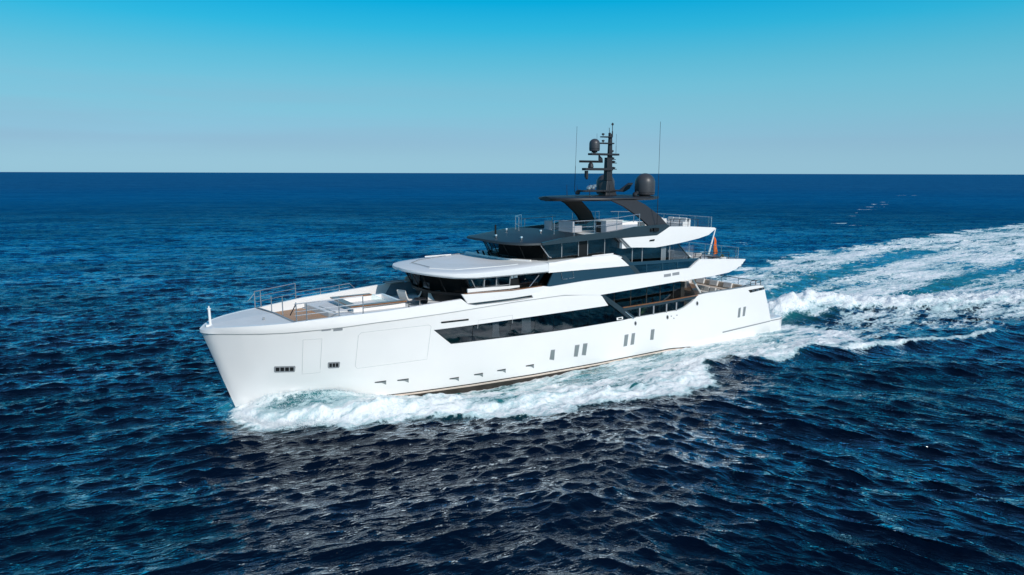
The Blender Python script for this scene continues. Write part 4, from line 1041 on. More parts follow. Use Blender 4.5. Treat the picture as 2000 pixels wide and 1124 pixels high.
# ---- platform, stern details
mb = MB(); mb.prism([(46.6, -4.42), (46.6, 4.42), (49.2, 4.36), (49.8, 4.15), (49.98, 3.6), (49.98, -3.6), (49.8, -4.15), (49.2, -4.36)], lambda s, t: -.5, 1.07); mb.build('swim_platform', M['white'], yacht, bevel=.03)
mb = MB(); mb.prism([(46.8, -4.1), (46.8, 4.1), (48.7, 4.05), (49.5, 3.7), (49.7, 3.1), (49.7, -3.1), (49.5, -3.7), (48.7, -4.05)], 1.07, 1.082); mb.build('platform_teak', M['deck_white'], yacht)
mb = MB(); mb.skin(list(np.arange(40.5, 47.4, .6)) + [47.5], lin([40.5, 47.5], [.70, .88]), lin([40.5, 47.5], [.80, .96]), tfun, .05, .08, 2, (1, -1)); mb.build('stern_rub_rail', M['grey'], yacht, split=True)
mb = MB(); mb.prism([(46.6, -4.47), (46.6, 4.47), (49.23, 4.41), (49.84, 4.19), (50.03, 3.6), (50.03, -3.6), (49.84, -4.19), (49.23, -4.41)], .88, .95); mb.build('platform_rub_rail', M['grey'], yacht)
# aft deck: bulwark cap, sofa, mooring rail
for sd in (1, -1):
    mb = MB(); mb.skin(list(np.arange(37.2, 45.9, .8)) + [45.9], lambda s: htop(s) + .0, lambda s: htop(s) + .05, lambda s, z: tfun(s, 4.4) + .02, 0, .26, 2, (sd,)); mb.build('aft_bulwark_cap', M['grey'], yacht)
    mb = MB(); y0 = sd * (tfun(44.5, 4.5) - .12)
    mb.tube([(43.0, y0, 4.62), (43.6, y0, 4.74), (44.2, y0, 4.76)], .03, 6)
    mb.tube([(44.2, y0, 4.60), (44.2, y0, 5.02), (44.3, y0, 5.06), (45.5, y0, 5.06), (45.65, y0, 4.98), (45.65, y0, 4.55)], .03, 6)
    mb.tube([(44.2, y0, 4.80), (45.65, y0, 4.80)], .022, 6); mb.tube([(44.9, y0, 4.6), (44.9, y0, 5.06)], .022, 6)
    mb.build('aft_mooring_rail', M['dark'], yacht)
    # mooring opening in the bulwark with rollers
    q = [(43.75, 4.28), (46.12, 4.33), (46.22, 4.12), (44.05, 4.01)]
    mb = MB(); mb.pskin([(43.75, 4.28), (44.05, 4.01), (46.22, 4.12), (46.12, 4.33)], tfun, .012, .05, 2, .8, (sd,)); mf = mb.build('fairlead_opening', M['dark'], yacht)
    for s, w in ((44.35, .06), (44.55, .05), (44.95, .05), (45.2, .10), (45.85, .12)):
        t = sd * (tfun(s, 4.15) + .03); mb = MB(); mb.box(s - w, s + w, t - .02, t + .02, 4.10, 4.24); mb.build('roller', M['steel'], mf)
mb = MB(); mb.box(38.6, 45.4, -4.42, -4.18, 3.2, 4.68); mb.build('cockpit_side_backrest', M['cushion'], yacht, bevel=.05)
mb = MB(); mb.box(43.3, 46.0, -4.2, 4.2, 3.1, 3.3); mb.build('cockpit_floor', M['teak'], yacht)
mb = MB(); mb.box(39.0, 44.6, -4.17, -3.4, 3.0, 3.9); mb.box(44.6, 45.4, -3.4, 2.6, 3.3, 3.8); mb.build('cockpit_bench', M['warm'], yacht, bevel=.06)
mb = MB(); mb.box(45.4, 45.75, -3.6, 2.8, 3.3, 4.3); mb.build('cockpit_backrest', M['warm'], yacht, bevel=.06)
for a in (-2.9, -1.2, .5):
    mb = MB(); mb.obox((45.3, a + .6, 4.12), (.10, .5, .28), 0, rad(-15)); mb.build('cockpit_cushion', M['cushion'], yacht, bevel=.07)
mb = MB(); mb.box(44.3, 45.9, 3.4, 4.15, 3.3, 4.55); mb.build('quarter_locker', M['white'], yacht, bevel=.15, seg=3)
mb = MB(); mb.tube([(45.95, -4.3, 4.85), (45.95, 3.9, 4.85)], .03, 6)
for t in (-4.2, -2.2, -.2, 1.8, 3.8): mb.tube([(45.95, t, 3.7), (45.95, t, 4.85)], .02, 5)
mb.build('transom_rail', M['mast'], yacht)
mb = MB(); mb.tube([(37.6, -4.35, 4.95), (42, -4.3, 4.98), (45.3, -4.1, 4.9)], .03, 6)
for s in (38.5, 40.5, 42.5, 44.5): mb.tube([(s, -4.32, 4.5), (s, -4.32, 4.96)], .02, 5)
mb.build('starboard_rail', M['steel'], yacht)

# ---- hull openings, pockets, seams
def polyhull(name, pts, mat, off=.012, th=.03, parent=None, both=True):
    P3 = [onh(*p) for p in pts]
    out = []
    for sd in ((1, -1) if both else (1,)):
        mb = MB()
        a = [mb.pt(s, sd * (tfun(s, z) + off), z) for s, z in P3]; b = [mb.pt(s, sd * (tfun(s, z) + off - th), z) for s, z in P3]
        n = len(a); mb.f.append(a); mb.f.append(b[::-1])
        for i in range(n): mb.f.append([a[i], b[i], b[(i + 1) % n], a[(i + 1) % n]])
        out.append(mb.build(name, mat, parent or yacht))
    return out
def hline(name, pts, r=.014, off=.0, closed=True, mat=None, both=True):
    P2 = []
    pts = list(pts) + ([pts[0]] if closed else [])
    for (x0, y0), (x1, y1) in zip(pts, pts[1:]):
        n = max(2, int(math.hypot(x1 - x0, y1 - y0) / 9))
        P2 += [(x0 + (x1 - x0) * i / n, y0 + (y1 - y0) * i / n) for i in range(n)]
    P2.append(pts[-1])
    P3 = [onh(*p) for p in P2]
    for sd in ((1, -1) if both else (1,)):
        mb = MB(); mb.tube([(s, sd * (tfun(s, z) + off), z) for s, z in P3], r, 4); mb.build(name, mat or M['seam'], yacht)
hline('hatch_seam', [(592, 664), (590, 731), (625, 728), (629, 662)])
hline('garage_door_seam', [(706, 650), (838, 635), (842, 638), (834, 702), (698, 720), (694, 716), (700, 656)])
hline('door_seam', [(933, 642), (934, 626), (1001, 616), (1001, 632)], closed=False)
polyhull('slot_vent', [(861, 629), (888, 626), (915, 623), (915, 626), (888, 629), (862, 632)], M['dark'], .03)
for x0 in (628, 651):
    polyhull('groove_vent', [(x0, 643.5), (x0 + 18, 641.2), (x0 + 18, 645.5), (x0, 647.5)], M['grey'], .02)
# anchor pockets: frame, dark recess and dividers
def pocket(x0, x1, y0, y1, sk, divs):
    fr_ = polyhull('anchor_pocket', [(x0 + 1.5, y0), (x1 - 1, y0 + sk), (x1, y0 + sk + 2), (x1 - 1, y1 + sk - 2), (x1 - 2.5, y1 + sk), (x0 + 2, y1), (x0, y1 - 2), (x0, y0 + 2)], M['grey'], .02)
    for f in fr_:
        sgn = 1 if f is fr_[0] else -1
        n = divs
        for i in range(n):
            a = x0 + 2.5 + (x1 - x0 - 5) * (i + .08) / n; b = x0 + 2.5 + (x1 - x0 - 5) * (i + .86) / n
            ka = sk * (a - x0) / (x1 - x0); kb = sk * (b - x0) / (x1 - x0)
            P3 = [onh(*p) for p in ((a, y0 + 2.5 + ka), (b, y0 + 2.5 + kb), (b, y1 - 2.5 + kb), (a, y1 - 2.5 + ka))]
            mb = MB(); q = [mb.pt(s, sgn * (tfun(s, z) + .03), z) for s, z in P3]; mb.f.append(q); mb.build('pocket_recess', M['dark'], f)
pocket(535, 577, 716, 728, -1, 4); pocket(640, 664, 708, 720, -1, 3)
# wedge shaped ventilation openings along the lower hull, recess shade painted as flat dark shapes
for x, y, w in ((732, 747, 22), (776, 743, 22), (878, 740, 18), (926, 732, 17), (971, 724, 16.5), (1027, 715, 15.5)):
    polyhull('wedge_port', [(x, y), (x + w, y - 3), (x + w, y + 4.6), (x + w * .62, y + 1.3), (x, y + 1.3)], M['port_glass'], .02)
    polyhull('wedge_painted_shade', [(x, y - .4), (x + w, y - 3.4), (x + w, y - 2.0), (x, y + 1.0)], M['dark'], .026)
# upright leaning portholes
for q in ([(1076, 684), (1084, 683), (1082, 704), (1073, 702.5)], [(1123, 674.5), (1132, 673.5), (1128, 697), (1120.5, 697)], [(1139, 671.5), (1147.5, 670.5), (1144, 694.5), (1136, 694)],
          [(1220, 654.5), (1227.5, 653), (1224.5, 676), (1217.5, 677.5)], [(1234, 651.5), (1240.5, 650.5), (1238, 673), (1231, 674.5)], [(1271.5, 644), (1278.5, 643), (1276, 664), (1269.5, 664.5)],
          [(1442.5, 602), (1447, 601), (1445, 620), (1440.5, 621)], [(1452, 600), (1457, 599), (1454.5, 617.5), (1450, 618.5)]):
    f0 = polyhull('porthole', q, M['grey'], .012)
    cx0 = sum(p[0] for p in q) / 4; cy0 = sum(p[1] for p in q) / 4
    polyhull('porthole_glass', [(cx0 + (x - cx0) * .8 + .3, cy0 + (y - cy0) * .88) for x, y in q], M['port_glass'], .018)
for x, y in ((1241, 632), (1303.5, 620), (1361.5, 593)):
    polyhull('oval_fairlead', [(x + 2.3 * math.cos(a), y + 4.4 * math.sin(a)) for a in np.linspace(0, 2 * math.pi, 11)[:-1]], M['grey'], .025)
    polyhull('oval_hole', [(x + 1.2 * math.cos(a), y + 2.8 * math.sin(a)) for a in np.linspace(0, 2 * math.pi, 9)[:-1]], M['dark'], .032)
for x, y in ((1311, 618), (1316, 622), (1322, 616)):
    polyhull('hull_fitting', [(x - 1, y - 1), (x + 1, y - 1), (x + 1, y + 1), (x - 1, y + 1)], M['grey'], .02)
polyhull('window_bracket', [(1204, 621), (1216, 619), (1216.5, 624), (1204.5, 626)], M['white'], .03)
polyhull('bracket_core', [(1207, 622), (1213.5, 620.7), (1213.8, 623.3), (1207.3, 624.6)], M['dark'], .045)
# louvres in the upper deck band
for x0, y0 in ((1297, 536.5), (1313.5, 533.5)):
    a = [at_t(x, y, 4.88) for x, y in ((x0, y0), (x0 + 13.5, y0 - 2.2), (x0 + 13.5, y0 + 3.4), (x0, y0 + 5.4))]
    mb = MB(); mb.prism_t(a, lambda s, z: tb2(s, z) - .02, lambda s, z: tb2(s, z) + .012); mb.build('band_louvre', M['grey'], yacht)
mb = MB()
a = [at_t(x, y, 4.5) for x, y in ((1270, 469), (1279, 467.5), (1278, 471), (1268.5, 472))]
mb.prism_t(a, 4.4, 4.50); mb.build('wing_fitting', M['dark'], yacht)

# ---- railings
def railing(name, foot, h, mid=(), posts=(), r=.028, top_drop=None, mat='steel'):
    """foot: list of (s,t,z); posts: indices or fractions on that line"""
    F = [Vector(p) for p in foot]
    seg = [0]
    for a, b in zip(F, F[1:]): seg.append(seg[-1] + (b - a).length)
    def atf(f):
        d = f * seg[-1]
        for i in range(len(F) - 1):
            if d <= seg[i + 1] + 1e-9:
                k = (d - seg[i]) / max(1e-9, seg[i + 1] - seg[i]); return F[i].lerp(F[i + 1], k)
        return F[-1]
    mb = MB()
    for hh in [h] + list(mid): mb.tube([(p.x, p.y, p.z + hh) for p in F], r if hh == h else r * .7, 6)
    rl = mb.build(name, M[mat], yacht)
    for f in posts:
        p = atf(f); q = MB(); q.tube([(p.x, p.y, p.z - .03), (p.x, p.y, p.z + h)], r, 6); q.lathe((p.x, p.y, p.z), [(r * 2, 0), (r * 2, .03), (r, .05)], 8); q.build('post', M[mat], rl)
    return rl
def pz(px, py, z): s, t = at_z(px, py, z); return (s, t, z)
# bow, starboard high rail then low rail
e = lambda s, sg, dz=0.0: (s, sg * (tb2(s, btop(s)) - .12), btop(s) + dz)
st_hi = [e(2.15, -1), e(3.5, -1), e(5.1, -1)]
railing('bow_railing', st_hi, 1.12, (.40, .75), (0, .14, 1.0), .034)
railing('bow_railing', [e(5.1, -1), e(6.6, -1), e(8.0, -1), e(9.3, -1)], .46, (.2,), (.45, .8), .026)
mb = MB(); mb.tube([(9.3, e(9.3, -1)[1], e(9.3, -1)[2] + .46), (9.7, e(9.7, -1)[1], e(9.7, -1)[2] + .02)], .026, 6); mb.build('rail_end', M['steel'], yacht)
mb = MB(); s0 = e(2.15, -1); mb.tube([(s0[0], s0[1], s0[2] + 1.0), (s0[0] - .35, s0[1] - .35, s0[2] + .45)], .03, 6); mb.build('rail_arm', M['steel'], yacht)
pt_hi = [e(3.05, 1), e(4.5, 1), e(6.0, 1), e(7.05, 1)]
railing('bow_railing', pt_hi, 1.10, (.38, .62), (.17, .64, 1.0), .034)
railing('bow_railing', [e(7.05, 1), e(9.0, 1), e(11, 1)], .34, (), (.75,), .024, mat='mast')
mb = MB(); mb.tube([(11, e(11, 1)[1], e(11, 1)[2] + .34), (12.3, e(12.3, 1)[1], e(12.3, 1)[2] + .02)], .024, 6); mb.build('rail_end', M['mast'], yacht)
for f in (.0, .33, .62):      # gate posts standing along the lip
    s = lip_p[0] + (lip_s[0] - lip_p[0]) * f; t = lip_p[1] + (lip_s[1] - lip_p[1]) * f; z = lipz(f)
    hh = 1.22 if f < .5 else 1.0
    mb = MB(); mb.tube([(s + .1, t, z - .4), (s + .1, t, z + hh)], .034, 6); mb.build('gate_post', M['steel'], yacht)
mb = MB(); s, t, z = lip_p[0] + .1, lip_p[1], 5.88
mb.tube([(s, t, z + 1.1), (s - .1, t - 1.0, z + .25)], .036, 6); mb.build('gate_brace', M['mast'], yacht)
# sun deck rails
def eside(s, sg, w=4.3): return (s, sg * w, ip(s, [20.5, 22.96, 27.5, 29.6, 33, 34], [9.86, 10.15, 10.38, 10.62, 10.72, 10.5]))
railing('sundeck_railing', [(23.0, 2.6, 10.24), (23.9, 4.05, 10.25), (25.2, 4.3, 10.28), (28.0, 4.3, 10.42), (30.2, 4.3, 10.62)], 1.0, (.55,), (0, .2, .42, .7, 1.0), .026)
railing('sundeck_railing', [(22.6, -1.6, 10.24), (23.3, -3.2, 10.22), (24.6, -4.2, 10.25)], 1.05, (.4,), (0, .45, 1.0), .03)
railing('sundeck_railing', [(24.6, -4.2, 10.1), (28.3, -4.25, 10.2)], .85, (), (.1, .9), .03)
railing('sundeck_railing', [(30.2, -4.25, 10.3), (33.3, -4.2, 10.35)], 1.0, (.5,), (0, .2, .45, .7, .85, 1.0), .03)
railing('sundeck_railing', [(33.8, 4.05, 10.45), (37.4, 3.95, 10.32)], .62, (), (.05, .35, .65, 1.0), .026, mat='mast')
railing('sundeck_railing', [(34.5, -4.0, 10.35), (37.6, -3.95, 10.25), (39.35, -3.85, 10.1)], .95, (), (.2, .6), .022, mat='grey')
railing('sundeck_railing', [(39.35, -3.85, 10.1), (39.40, 0, 10.1), (39.35, 3.75, 10.1)], .95, (), (.02, .25, .5, .75, .96, 1.0), .03)
for a, c in ((-3.8, -1.95), (-1.85, 0), (.1, 1.85), (1.95, 3.7)):
    mb = MB(); mb.box(39.28, 39.3, a, c, 10.16, 11.0); mb.build('rail_glass', M['clear'], yacht)
mb = MB(); mb.box(34.6, 39.2, -3.97, -3.95, 10.3, 11.15); mb.build('rail_glass', M['clear'], yacht)
mb = MB(); mb.tube([(31.9, -4.2, 11.2), (33.0, -4.2, 10.4)], .04, 5); mb.build('ladder_brace', M['steel'], yacht)
# upper aft deck rails
railing('aft_deck_railing', [(36.6, 4.35, 7.5), (39.6, 4.3, 7.36), (41.3, 4.25, 7.25)], .62, (.3, .45), (.0, .3, .65, 1.0), .024, mat='mast')
railing('aft_deck_railing', [(36.5, -4.2, 7.3), (40, -4.1, 7.25), (43.0, -3.95, 7.15)], 1.0, (), (.3, .7), .022, mat='grey')
railing('aft_deck_railing', [(43.0, -3.95, 7.15), (43.1, 0, 7.15), (43.0, 3.9, 7.15)], 1.02, (), (0, .25, .5, .75, .97, 1.0), .03, mat='steel')
for a, c in ((-3.8, -2), (-1.9, 0), (.1, 1.9), (2, 3.8)):
    mb = MB(); mb.box(42.98, 43.0, a, c, 7.2, 8.1); mb.build('rail_glass', M['clear'], yacht)
# horizontal slats of the aft deck gate seen over the band
# flag staff and ensign
fs = MB(); fs.tube([(43.55, 0, 7.0), (44.42, 0, 9.6)], .10, 8, .05); stf = fs.build('flag_staff', M['white'], yacht)
fg = MB(); rows = []
for i in range(15):
    f = i / 14; row = []
    for j in range(9):
        g = j / 8
        w = .12 + .62 * f ** .8
        s = 44.22 + .02 + w * g * .95; t = .16 * math.sin(g * 9 + f * 2.5) * (f ** .5) + .05 * math.sin(f * 8)
        z = 8.85 - 1.72 * f - .22 * g * (1 - f) - .12 * math.sin(g * 6)
        row.append((s, t, z))
    rows.append(row)
fg.grid(rows); fg.build('flag', M['orange'], stf, smooth=True, angle=60)

# ---- mast, radar, domes, aerials on the hardtop
def T0(px, py, t=0): s, z = at_t(px, py, t); return s, z
mb = MB()
def pole(mb, z0, z1, a0, b0, a1, b1, sx0, sx1):
    rows = [[(sx0 - a0, -b0, z0), (sx0 + a0, -b0, z0), (sx0 + a0, b0, z0), (sx0 - a0, b0, z0)], [(sx1 - a1, -b1, z1), (sx1 + a1, -b1, z1), (sx1 + a1, b1, z1), (sx1 - a1, b1, z1)]]
    k = mb.grid(rows, close=True); mb.f.append([k + 3, k + 2, k + 1, k]); mb.f.append([k + 4, k + 5, k + 6, k + 7])
ms = 30.55
pole(mb, 12.96, 14.2, .62, .5, .30, .26, ms, ms); pole(mb, 14.2, 16.1, .30, .24, .27, .2, ms, ms); pole(mb, 16.1, 18.05, .18, .14, .13, .11, ms + .15, ms + .15)
mast = mb.build('mast', M['mast'], yacht, bevel=.03)
def plat(name, px0, px1, py, wt=.35, th=.14):
    s0, z = T0(px0, py); s1, z1 = T0(px1, py)
    z = (z + z1) / 2
    mb = MB(); n = 6
    mb.prism([(s0, -wt * .7), (s0 + .15, -wt), (ms, -wt * 1.2), (s1 - .15, -wt * .8), (s1, 0), (s1 - .15, wt * .8), (ms, wt * 1.2), (s0 + .15, wt), (s0, wt * .7)], z - th / 2, z + th / 2)
    return mb.build(name, M['mast'], mast, bevel=.02), z
plat('mast_platform', 1140, 1196, 331, .34, .2); plat('mast_platform', 1152, 1208, 302, .36, .16); plat('mast_platform', 1171, 1199, 280.5, .3, .1); plat('mast_platform', 1175, 1196, 268, .3, .08)
plat('mast_spreader', 1133, 1212, 373, .5, .14)
mb = MB(); s, z = T0(1212, 372); mb.prism_t([(s - .3, z - .1), (s + .3, z + .25), (s + .95, z + .62), (s + 1.35, z + .62), (s + .9, z + .1), (s + .3, z - .15)], -.12, .12); mb.build('mast_fin', M['mast'], mast)
mb = MB(); s, z = T0(1154, 316); mb.obox((s, 0, z), (1.18, .09, .09), rad(0)); rb = mb.build('radar_bar', M['dark'], mast, bevel=.03)
mb = MB(); mb.lathe((s, 0, z - .62), [(.2, 0), (.24, .2), (.2, .42), (.1, .55)], 12); mb.build('radar_motor', M['mast'], mast)
mb = MB(); mb.box(s - .55, s - .35, -.12, .12, z - 1.3, z - .75); mb.lathe((s - .4, 0, z - 1.45), [(.06, 0), (.12, .08), (.12, .2), (.05, .26)], 8); mb.build('horn', M['mast'], mast)
def dome(c, r, h, nm='radome'):
    n = 8
    prof = [(r * .90, 0), (r * .96, .05), (r, .14), (r * 1.0, h - r * .95)]
    prof += [(r * math.cos(a), h - r * .95 + r * .95 * math.sin(a)) for a in np.linspace(.2, 1.5, n)]
    mb = MB(); mb.lathe(c, prof, 32); d_ = mb.build(nm, M['dome'], yacht, smooth=True, angle=40)
    mb = MB(); mb.lathe((c[0], c[1], c[2] - .12), [(r * .55, 0), (r * .55, .12)], 16); mb.build('dome_foot', M['dark'], d_)
    mb = MB(); mb.lathe((c[0], c[1], c[2] + .19), [(r * 1.012, 0), (r * 1.012, .03)], 32); mb.build('dome_seam', M['dark'], d_)
    return d_
dome((32.95, 1.95, 13.02), .84, 1.80); dome((32.0, -1.95, 13.02), .80, 1.72)
s, z = T0(1161, 296); dome((s, 0, z + .02), .44, 1.0)
mb = MB(); mb.tube([(s, 0, z - .28), (s, 0, z)], .12, 8); mb.build('dome_bracket', M['mast'], mast)
def aerial(px0, py0, px1, py1, t, r=.018, nm='aerial'):
    s0, z0 = at_t(px0, py0, t); s1, z1 = at_t(px1, py1, t)
    mb = MB(); mb.tube([(s0, t, z0), (s0 + (s1 - s0) * .4, t, z0 + (z1 - z0) * .4)], r * 1.7, 5); mb.tube([(s0 + (s1 - s0) * .4, t, z0 + (z1 - z0) * .4), (s1, t, z1)], r, 5)
    return mb.build(nm, M['mast'], yacht)
aerial(1283, 446, 1290, 238, 4.3, .016, 'whip_aerial'); aerial(1122, 376, 1127, 247, -3.2, .014, 'whip_aerial')
mb = MB(); s, z = at_t(1283, 449, 4.5); mb.obox((s - .15, 4.52, z), (.28, .10, .14), 0, 0); mb.lathe((s - .62, 4.5, z - .12), [(.10, 0), (.12, .1), (.1, .24)], 10); mb.build('aerial_base', M['dark'], yacht)
aerial(1196, 268, 1196.5, 240, 0, .03); mb = MB(); s, z = T0(1196.5, 243); mb.lathe((s, 0, z - .1), [(.04, 0), (.10, .05), (.1, .14), (.03, .2)], 8); mb.build('masthead_light', M['mast'], mast)
aerial(1190.5, 268, 1190, 250, 0, .024); aerial(1166, 297, 1166, 261, -.6, .010); aerial(1203, 300, 1204, 262, .4, .010)
aerial(1107.5, 383, 1107, 361, -1.5, .016); aerial(1128, 374, 1127, 362, -.5, .012)
for px, py in ((1178, 263), (1178, 276), (1191, 262), (1192, 276), (1196, 296)):
    s, z = T0(px, py); mb = MB(); mb.lathe((s, 0, z - .1), [(.05, 0), (.05, .05), (.12, .08), (.12, .16), (.05, .2)], 8); mb.build('navigation_light', M['mast'], mast)
for px, py in ((1195, 312), (1197, 319), (1197, 331)):
    s, z = T0(px, py); mb = MB(); mb.box(s - .42, s + .34, -.12, .12, z - .03, z + .03); mb.lathe((s, 0, z), [(.06, 0), (.2, .06), (.22, .14), (.08, .2)], 10); mb.build('mast_bracket', M['mast'], mast)
mb = MB(); s, z = T0(1171, 311); mb.prism_t([(s - .1, z - .1), (s + .35, z - .3), (s + .3, z + .05), (s - .1, z + .35)], -.04, .04); mb.build('mast_vane', M['mast'], mast)
for px, py, t in ((1128, 378, -.5), (1158, 368, 0), (1150, 369, .4), (1240, 384, 2.6)):
    s, z = at_t(px, py, t); mb = MB(); mb.lathe((s, t, max(12.95, z - .1)), [(.16, 0), (.2, .08), (.2, .22), (.1, .34)], 12); mb.obox((s + .1, t + .12, max(12.95, z - .1) + .3), (.12, .06, .1)); mb.build('searchlight', M['steel' if px in (1158, 1150) else 'mast'], yacht)
for t in (-1.2, 1.3):
    mb = MB(); mb.tube([(29.6, t, 12.95), (29.6, t, 13.9)], .03, 5); mb.build('mast_stay', M['mast'], yacht)
# small lights and fittings on the visor roof
for s, t in ((19.3, .2), (20.0, 2.6), (21.8, -2.2), (23.2, .6)):
    mb = MB(); mb.lathe((s, t, 10.0 if s < 20.5 else 10.2), [(.07, 0), (.07, .06), (.12, .1), (.1, .2)], 8); mb.build('roof_light', M['steel'], yacht)
mb = MB(); mb.tube([(19.5, -.2, 9.95), (19.5, -.2, 10.9)], .07, 6); mb.build('roof_post', M['dark'], yacht)

# ------------------------------------------------------------------ loose furniture on the decks
def to_world(s, t, z):
    p = BOW + A_ * s + P_ * t; return (float(p[0]), float(p[1]), z)
RZ = rad(90) - TH
def sling_chair():
    c = thing('deck_chair', '', 'chair')
    mb = MB(); rows = []
    prof = [(-.50, .40), (-.34, .42), (.10, .40), (.24, .48), (.38, .76), (.50, 1.10)]
    for w in (-.42, .42): rows.append([(x, w, z) for x, z in prof])
    rows.append([(x + .05, .42, z - .11) for x, z in prof]); rows.append([(x + .05, -.42, z - .11) for x, z in prof])
    mb.grid([[r[k] for r in rows] for k in range(len(prof))], close=True); mb.build('sling_seat', M['cushion'], c, smooth=True, angle=50)
    for sd in (-1, 1):
        mb = MB(); mb.tube([(-.38, sd * .34, 0), (-.30, sd * .34, .36), (.3, sd * .34, .38), (.38, sd * .34, 0)], .02, 6); mb.build('leg_frame', M['steel'], c)
    return c
def place(root, s, t, z, yaw, label, group, first):
    o = root
    if not first:
        o = root.copy(); COL.objects.link(o)
        for ch in list(root.children):
            c = ch.copy(); COL.objects.link(c); c.parent = o
            for g in ch.children:
                q = g.copy(); COL.objects.link(q); q.parent = c
    o.location = to_world(s, t, z); o.rotation_euler = (0, 0, RZ + yaw); o['label'] = label
    if group: o['group'] = group
    return o
ch = sling_chair(); CG = 'white chairs round the foredeck table'
for i, (s, t, y, lab) in enumerate([(12.15, -.6, rad(200), 'white deck chair nearest the plunge pool, leftmost of the foredeck chairs'),
                                    (13.0, -.9, rad(-30), 'white deck chair behind the round foredeck table, middle of the three'),
                                    (13.25, 1.55, rad(60), 'white deck chair under the forward house windows, rightmost of the foredeck chairs')]):
    place(ch, s, t, 5.44, y, lab, CG, i == 0)
tb = thing('round_table', 'small dark round table between the white chairs on the foredeck', 'table', to_world(12.55, .75, 5.44), RZ)
mb = MB(); mb.lathe((0, 0, .52), [(.42, 0), (.45, .02), (.45, .05), (.42, .06)], 24); mb.build('table_top', M['table'], tb)
mb = MB(); mb.tube([(0, 0, .05), (0, 0, .52)], .05, 8); mb.lathe((0, 0, 0), [(.28, 0), (.28, .03), (.06, .06)], 20); mb.build('pedestal', M['steel'], tb)
def sofa(name, label, s, t, z, L, D, yaw, cushions=3, hb_=.78, mat='sofa', group=None):
    o = thing(name, label, 'sofa', to_world(s, t, z), RZ + yaw, group)
    mb = MB(); mb.box(-D / 2, D / 2, -L / 2, L / 2, .08, .34); mb.build('base', M[mat], o, bevel=.03)
    mb = MB(); mb.box(D / 2 - .16, D / 2, -L / 2, L / 2, .34, hb_); mb.build('backrest', M[mat], o, bevel=.03)
    for sd in (-1, 1):
        mb = MB(); mb.box(-D / 2, D / 2 - .16, sd * (L / 2 - .08) - .08, sd * (L / 2 - .08) + .08, .34, .6); mb.build('armrest', M[mat], o, bevel=.03)
    w = (L - .36) / cushions
    for i in range(cushions):
        y = -L / 2 + .18 + w * (i + .5)
        mb = MB(); mb.box(-D / 2 + .02, D / 2 - .18, y - w / 2 + .01, y + w / 2 - .01, .34, .5); mb.build('seat_cushion', M['cushion'], o, bevel=.05)
        mb = MB(); mb.obox((D / 2 - .28, y, .70), (.09, w / 2 - .03, .22), 0, rad(-14)); mb.build('back_cushion', M['cushion'], o, bevel=.07, seg=3)
    return o
# sun deck: boxy seats, bar cabinet, sunbeds and aft sofas
sofa('armchair', 'boxy grey armchair at the front of the sun deck, leftmost seat there', 26.3, -2.1, 10.02, 1.0, .9, rad(180), 1, .85, 'sofa')
sofa('lounge_sofa', 'grey sofa with its tall back to the bow, second seat on the sun deck', 26.4, .25, 10.02, 1.9, .95, rad(180), 2, 1.0, 'sofa')
cb = thing('bar_cabinet', 'white and dark bar cabinet beside the port rail of the sun deck', 'cabinet', to_world(28.2, 2.55, 10.02), RZ)
mb = MB(); mb.box(-.45, 1.3, -.7, .55, 0, 1.02); mb.build('body', M['sofa'], cb, bevel=.03)
mb = MB(); mb.box(-.5, 1.35, -.75, .6, 1.02, 1.08); mb.build('worktop', M['deck_white'], cb, bevel=.015)
mb = MB(); mb.box(-.47, -.452, -.62, -.05, .1, .5); mb.build('drawer', M['dark'], cb)
mb = MB(); mb.box(-.47, -.452, -.62, -.05, .56, .95); mb.build('drawer', M['dark'], cb)
SB = 'sunbeds on the sun deck'
def sunbed():
    o = thing('sunbed', '', 'sunbed')
    mb = MB(); mb.box(-.95, .95, -.38, .38, .15, .24); mb.build('frame', M['steel'], o)
    mb = MB(); mb.box(-.93, .4, -.36, .36, .24, .36); mb.build('mattress', M['cushion'], o, bevel=.04)
    mb = MB(); mb.obox((.66, 0, .45), (.34, .36, .06), 0, rad(30)); mb.build('headrest', M['cushion'], o, bevel=.03)
    for a in (-.85, .85):
        for b_ in (-.33, .33):
            mb = MB(); mb.box(a - .03, a + .03, b_ - .03, b_ + .03, 0, .15); mb.build('leg', M['steel'], o)
    return o
sbd = sunbed()
for i, (s, t, lab) in enumerate([(30.3, -2.5, 'white sunbed farthest to starboard under the hardtop'), (30.6, -1.3, 'white sunbed in the middle of the row under the hardtop'), (30.9, .2, 'white sunbed nearest the port leg of the hardtop')]):
    place(sbd, s, t, 10.02, rad(8 * i), lab, SB, i == 0)
sofa('lounge_sofa', 'long white cushioned sofa at the left of the aft sun deck', 35.0, .9, 10.05, 2.6, .95, rad(-90), 3, .85, 'cushion')
sofa('lounge_sofa', 'long white cushioned sofa beside the stern rail of the sun deck', 37.4, 1.4, 10.05, 2.6, .95, rad(0), 3, .85, 'cushion')
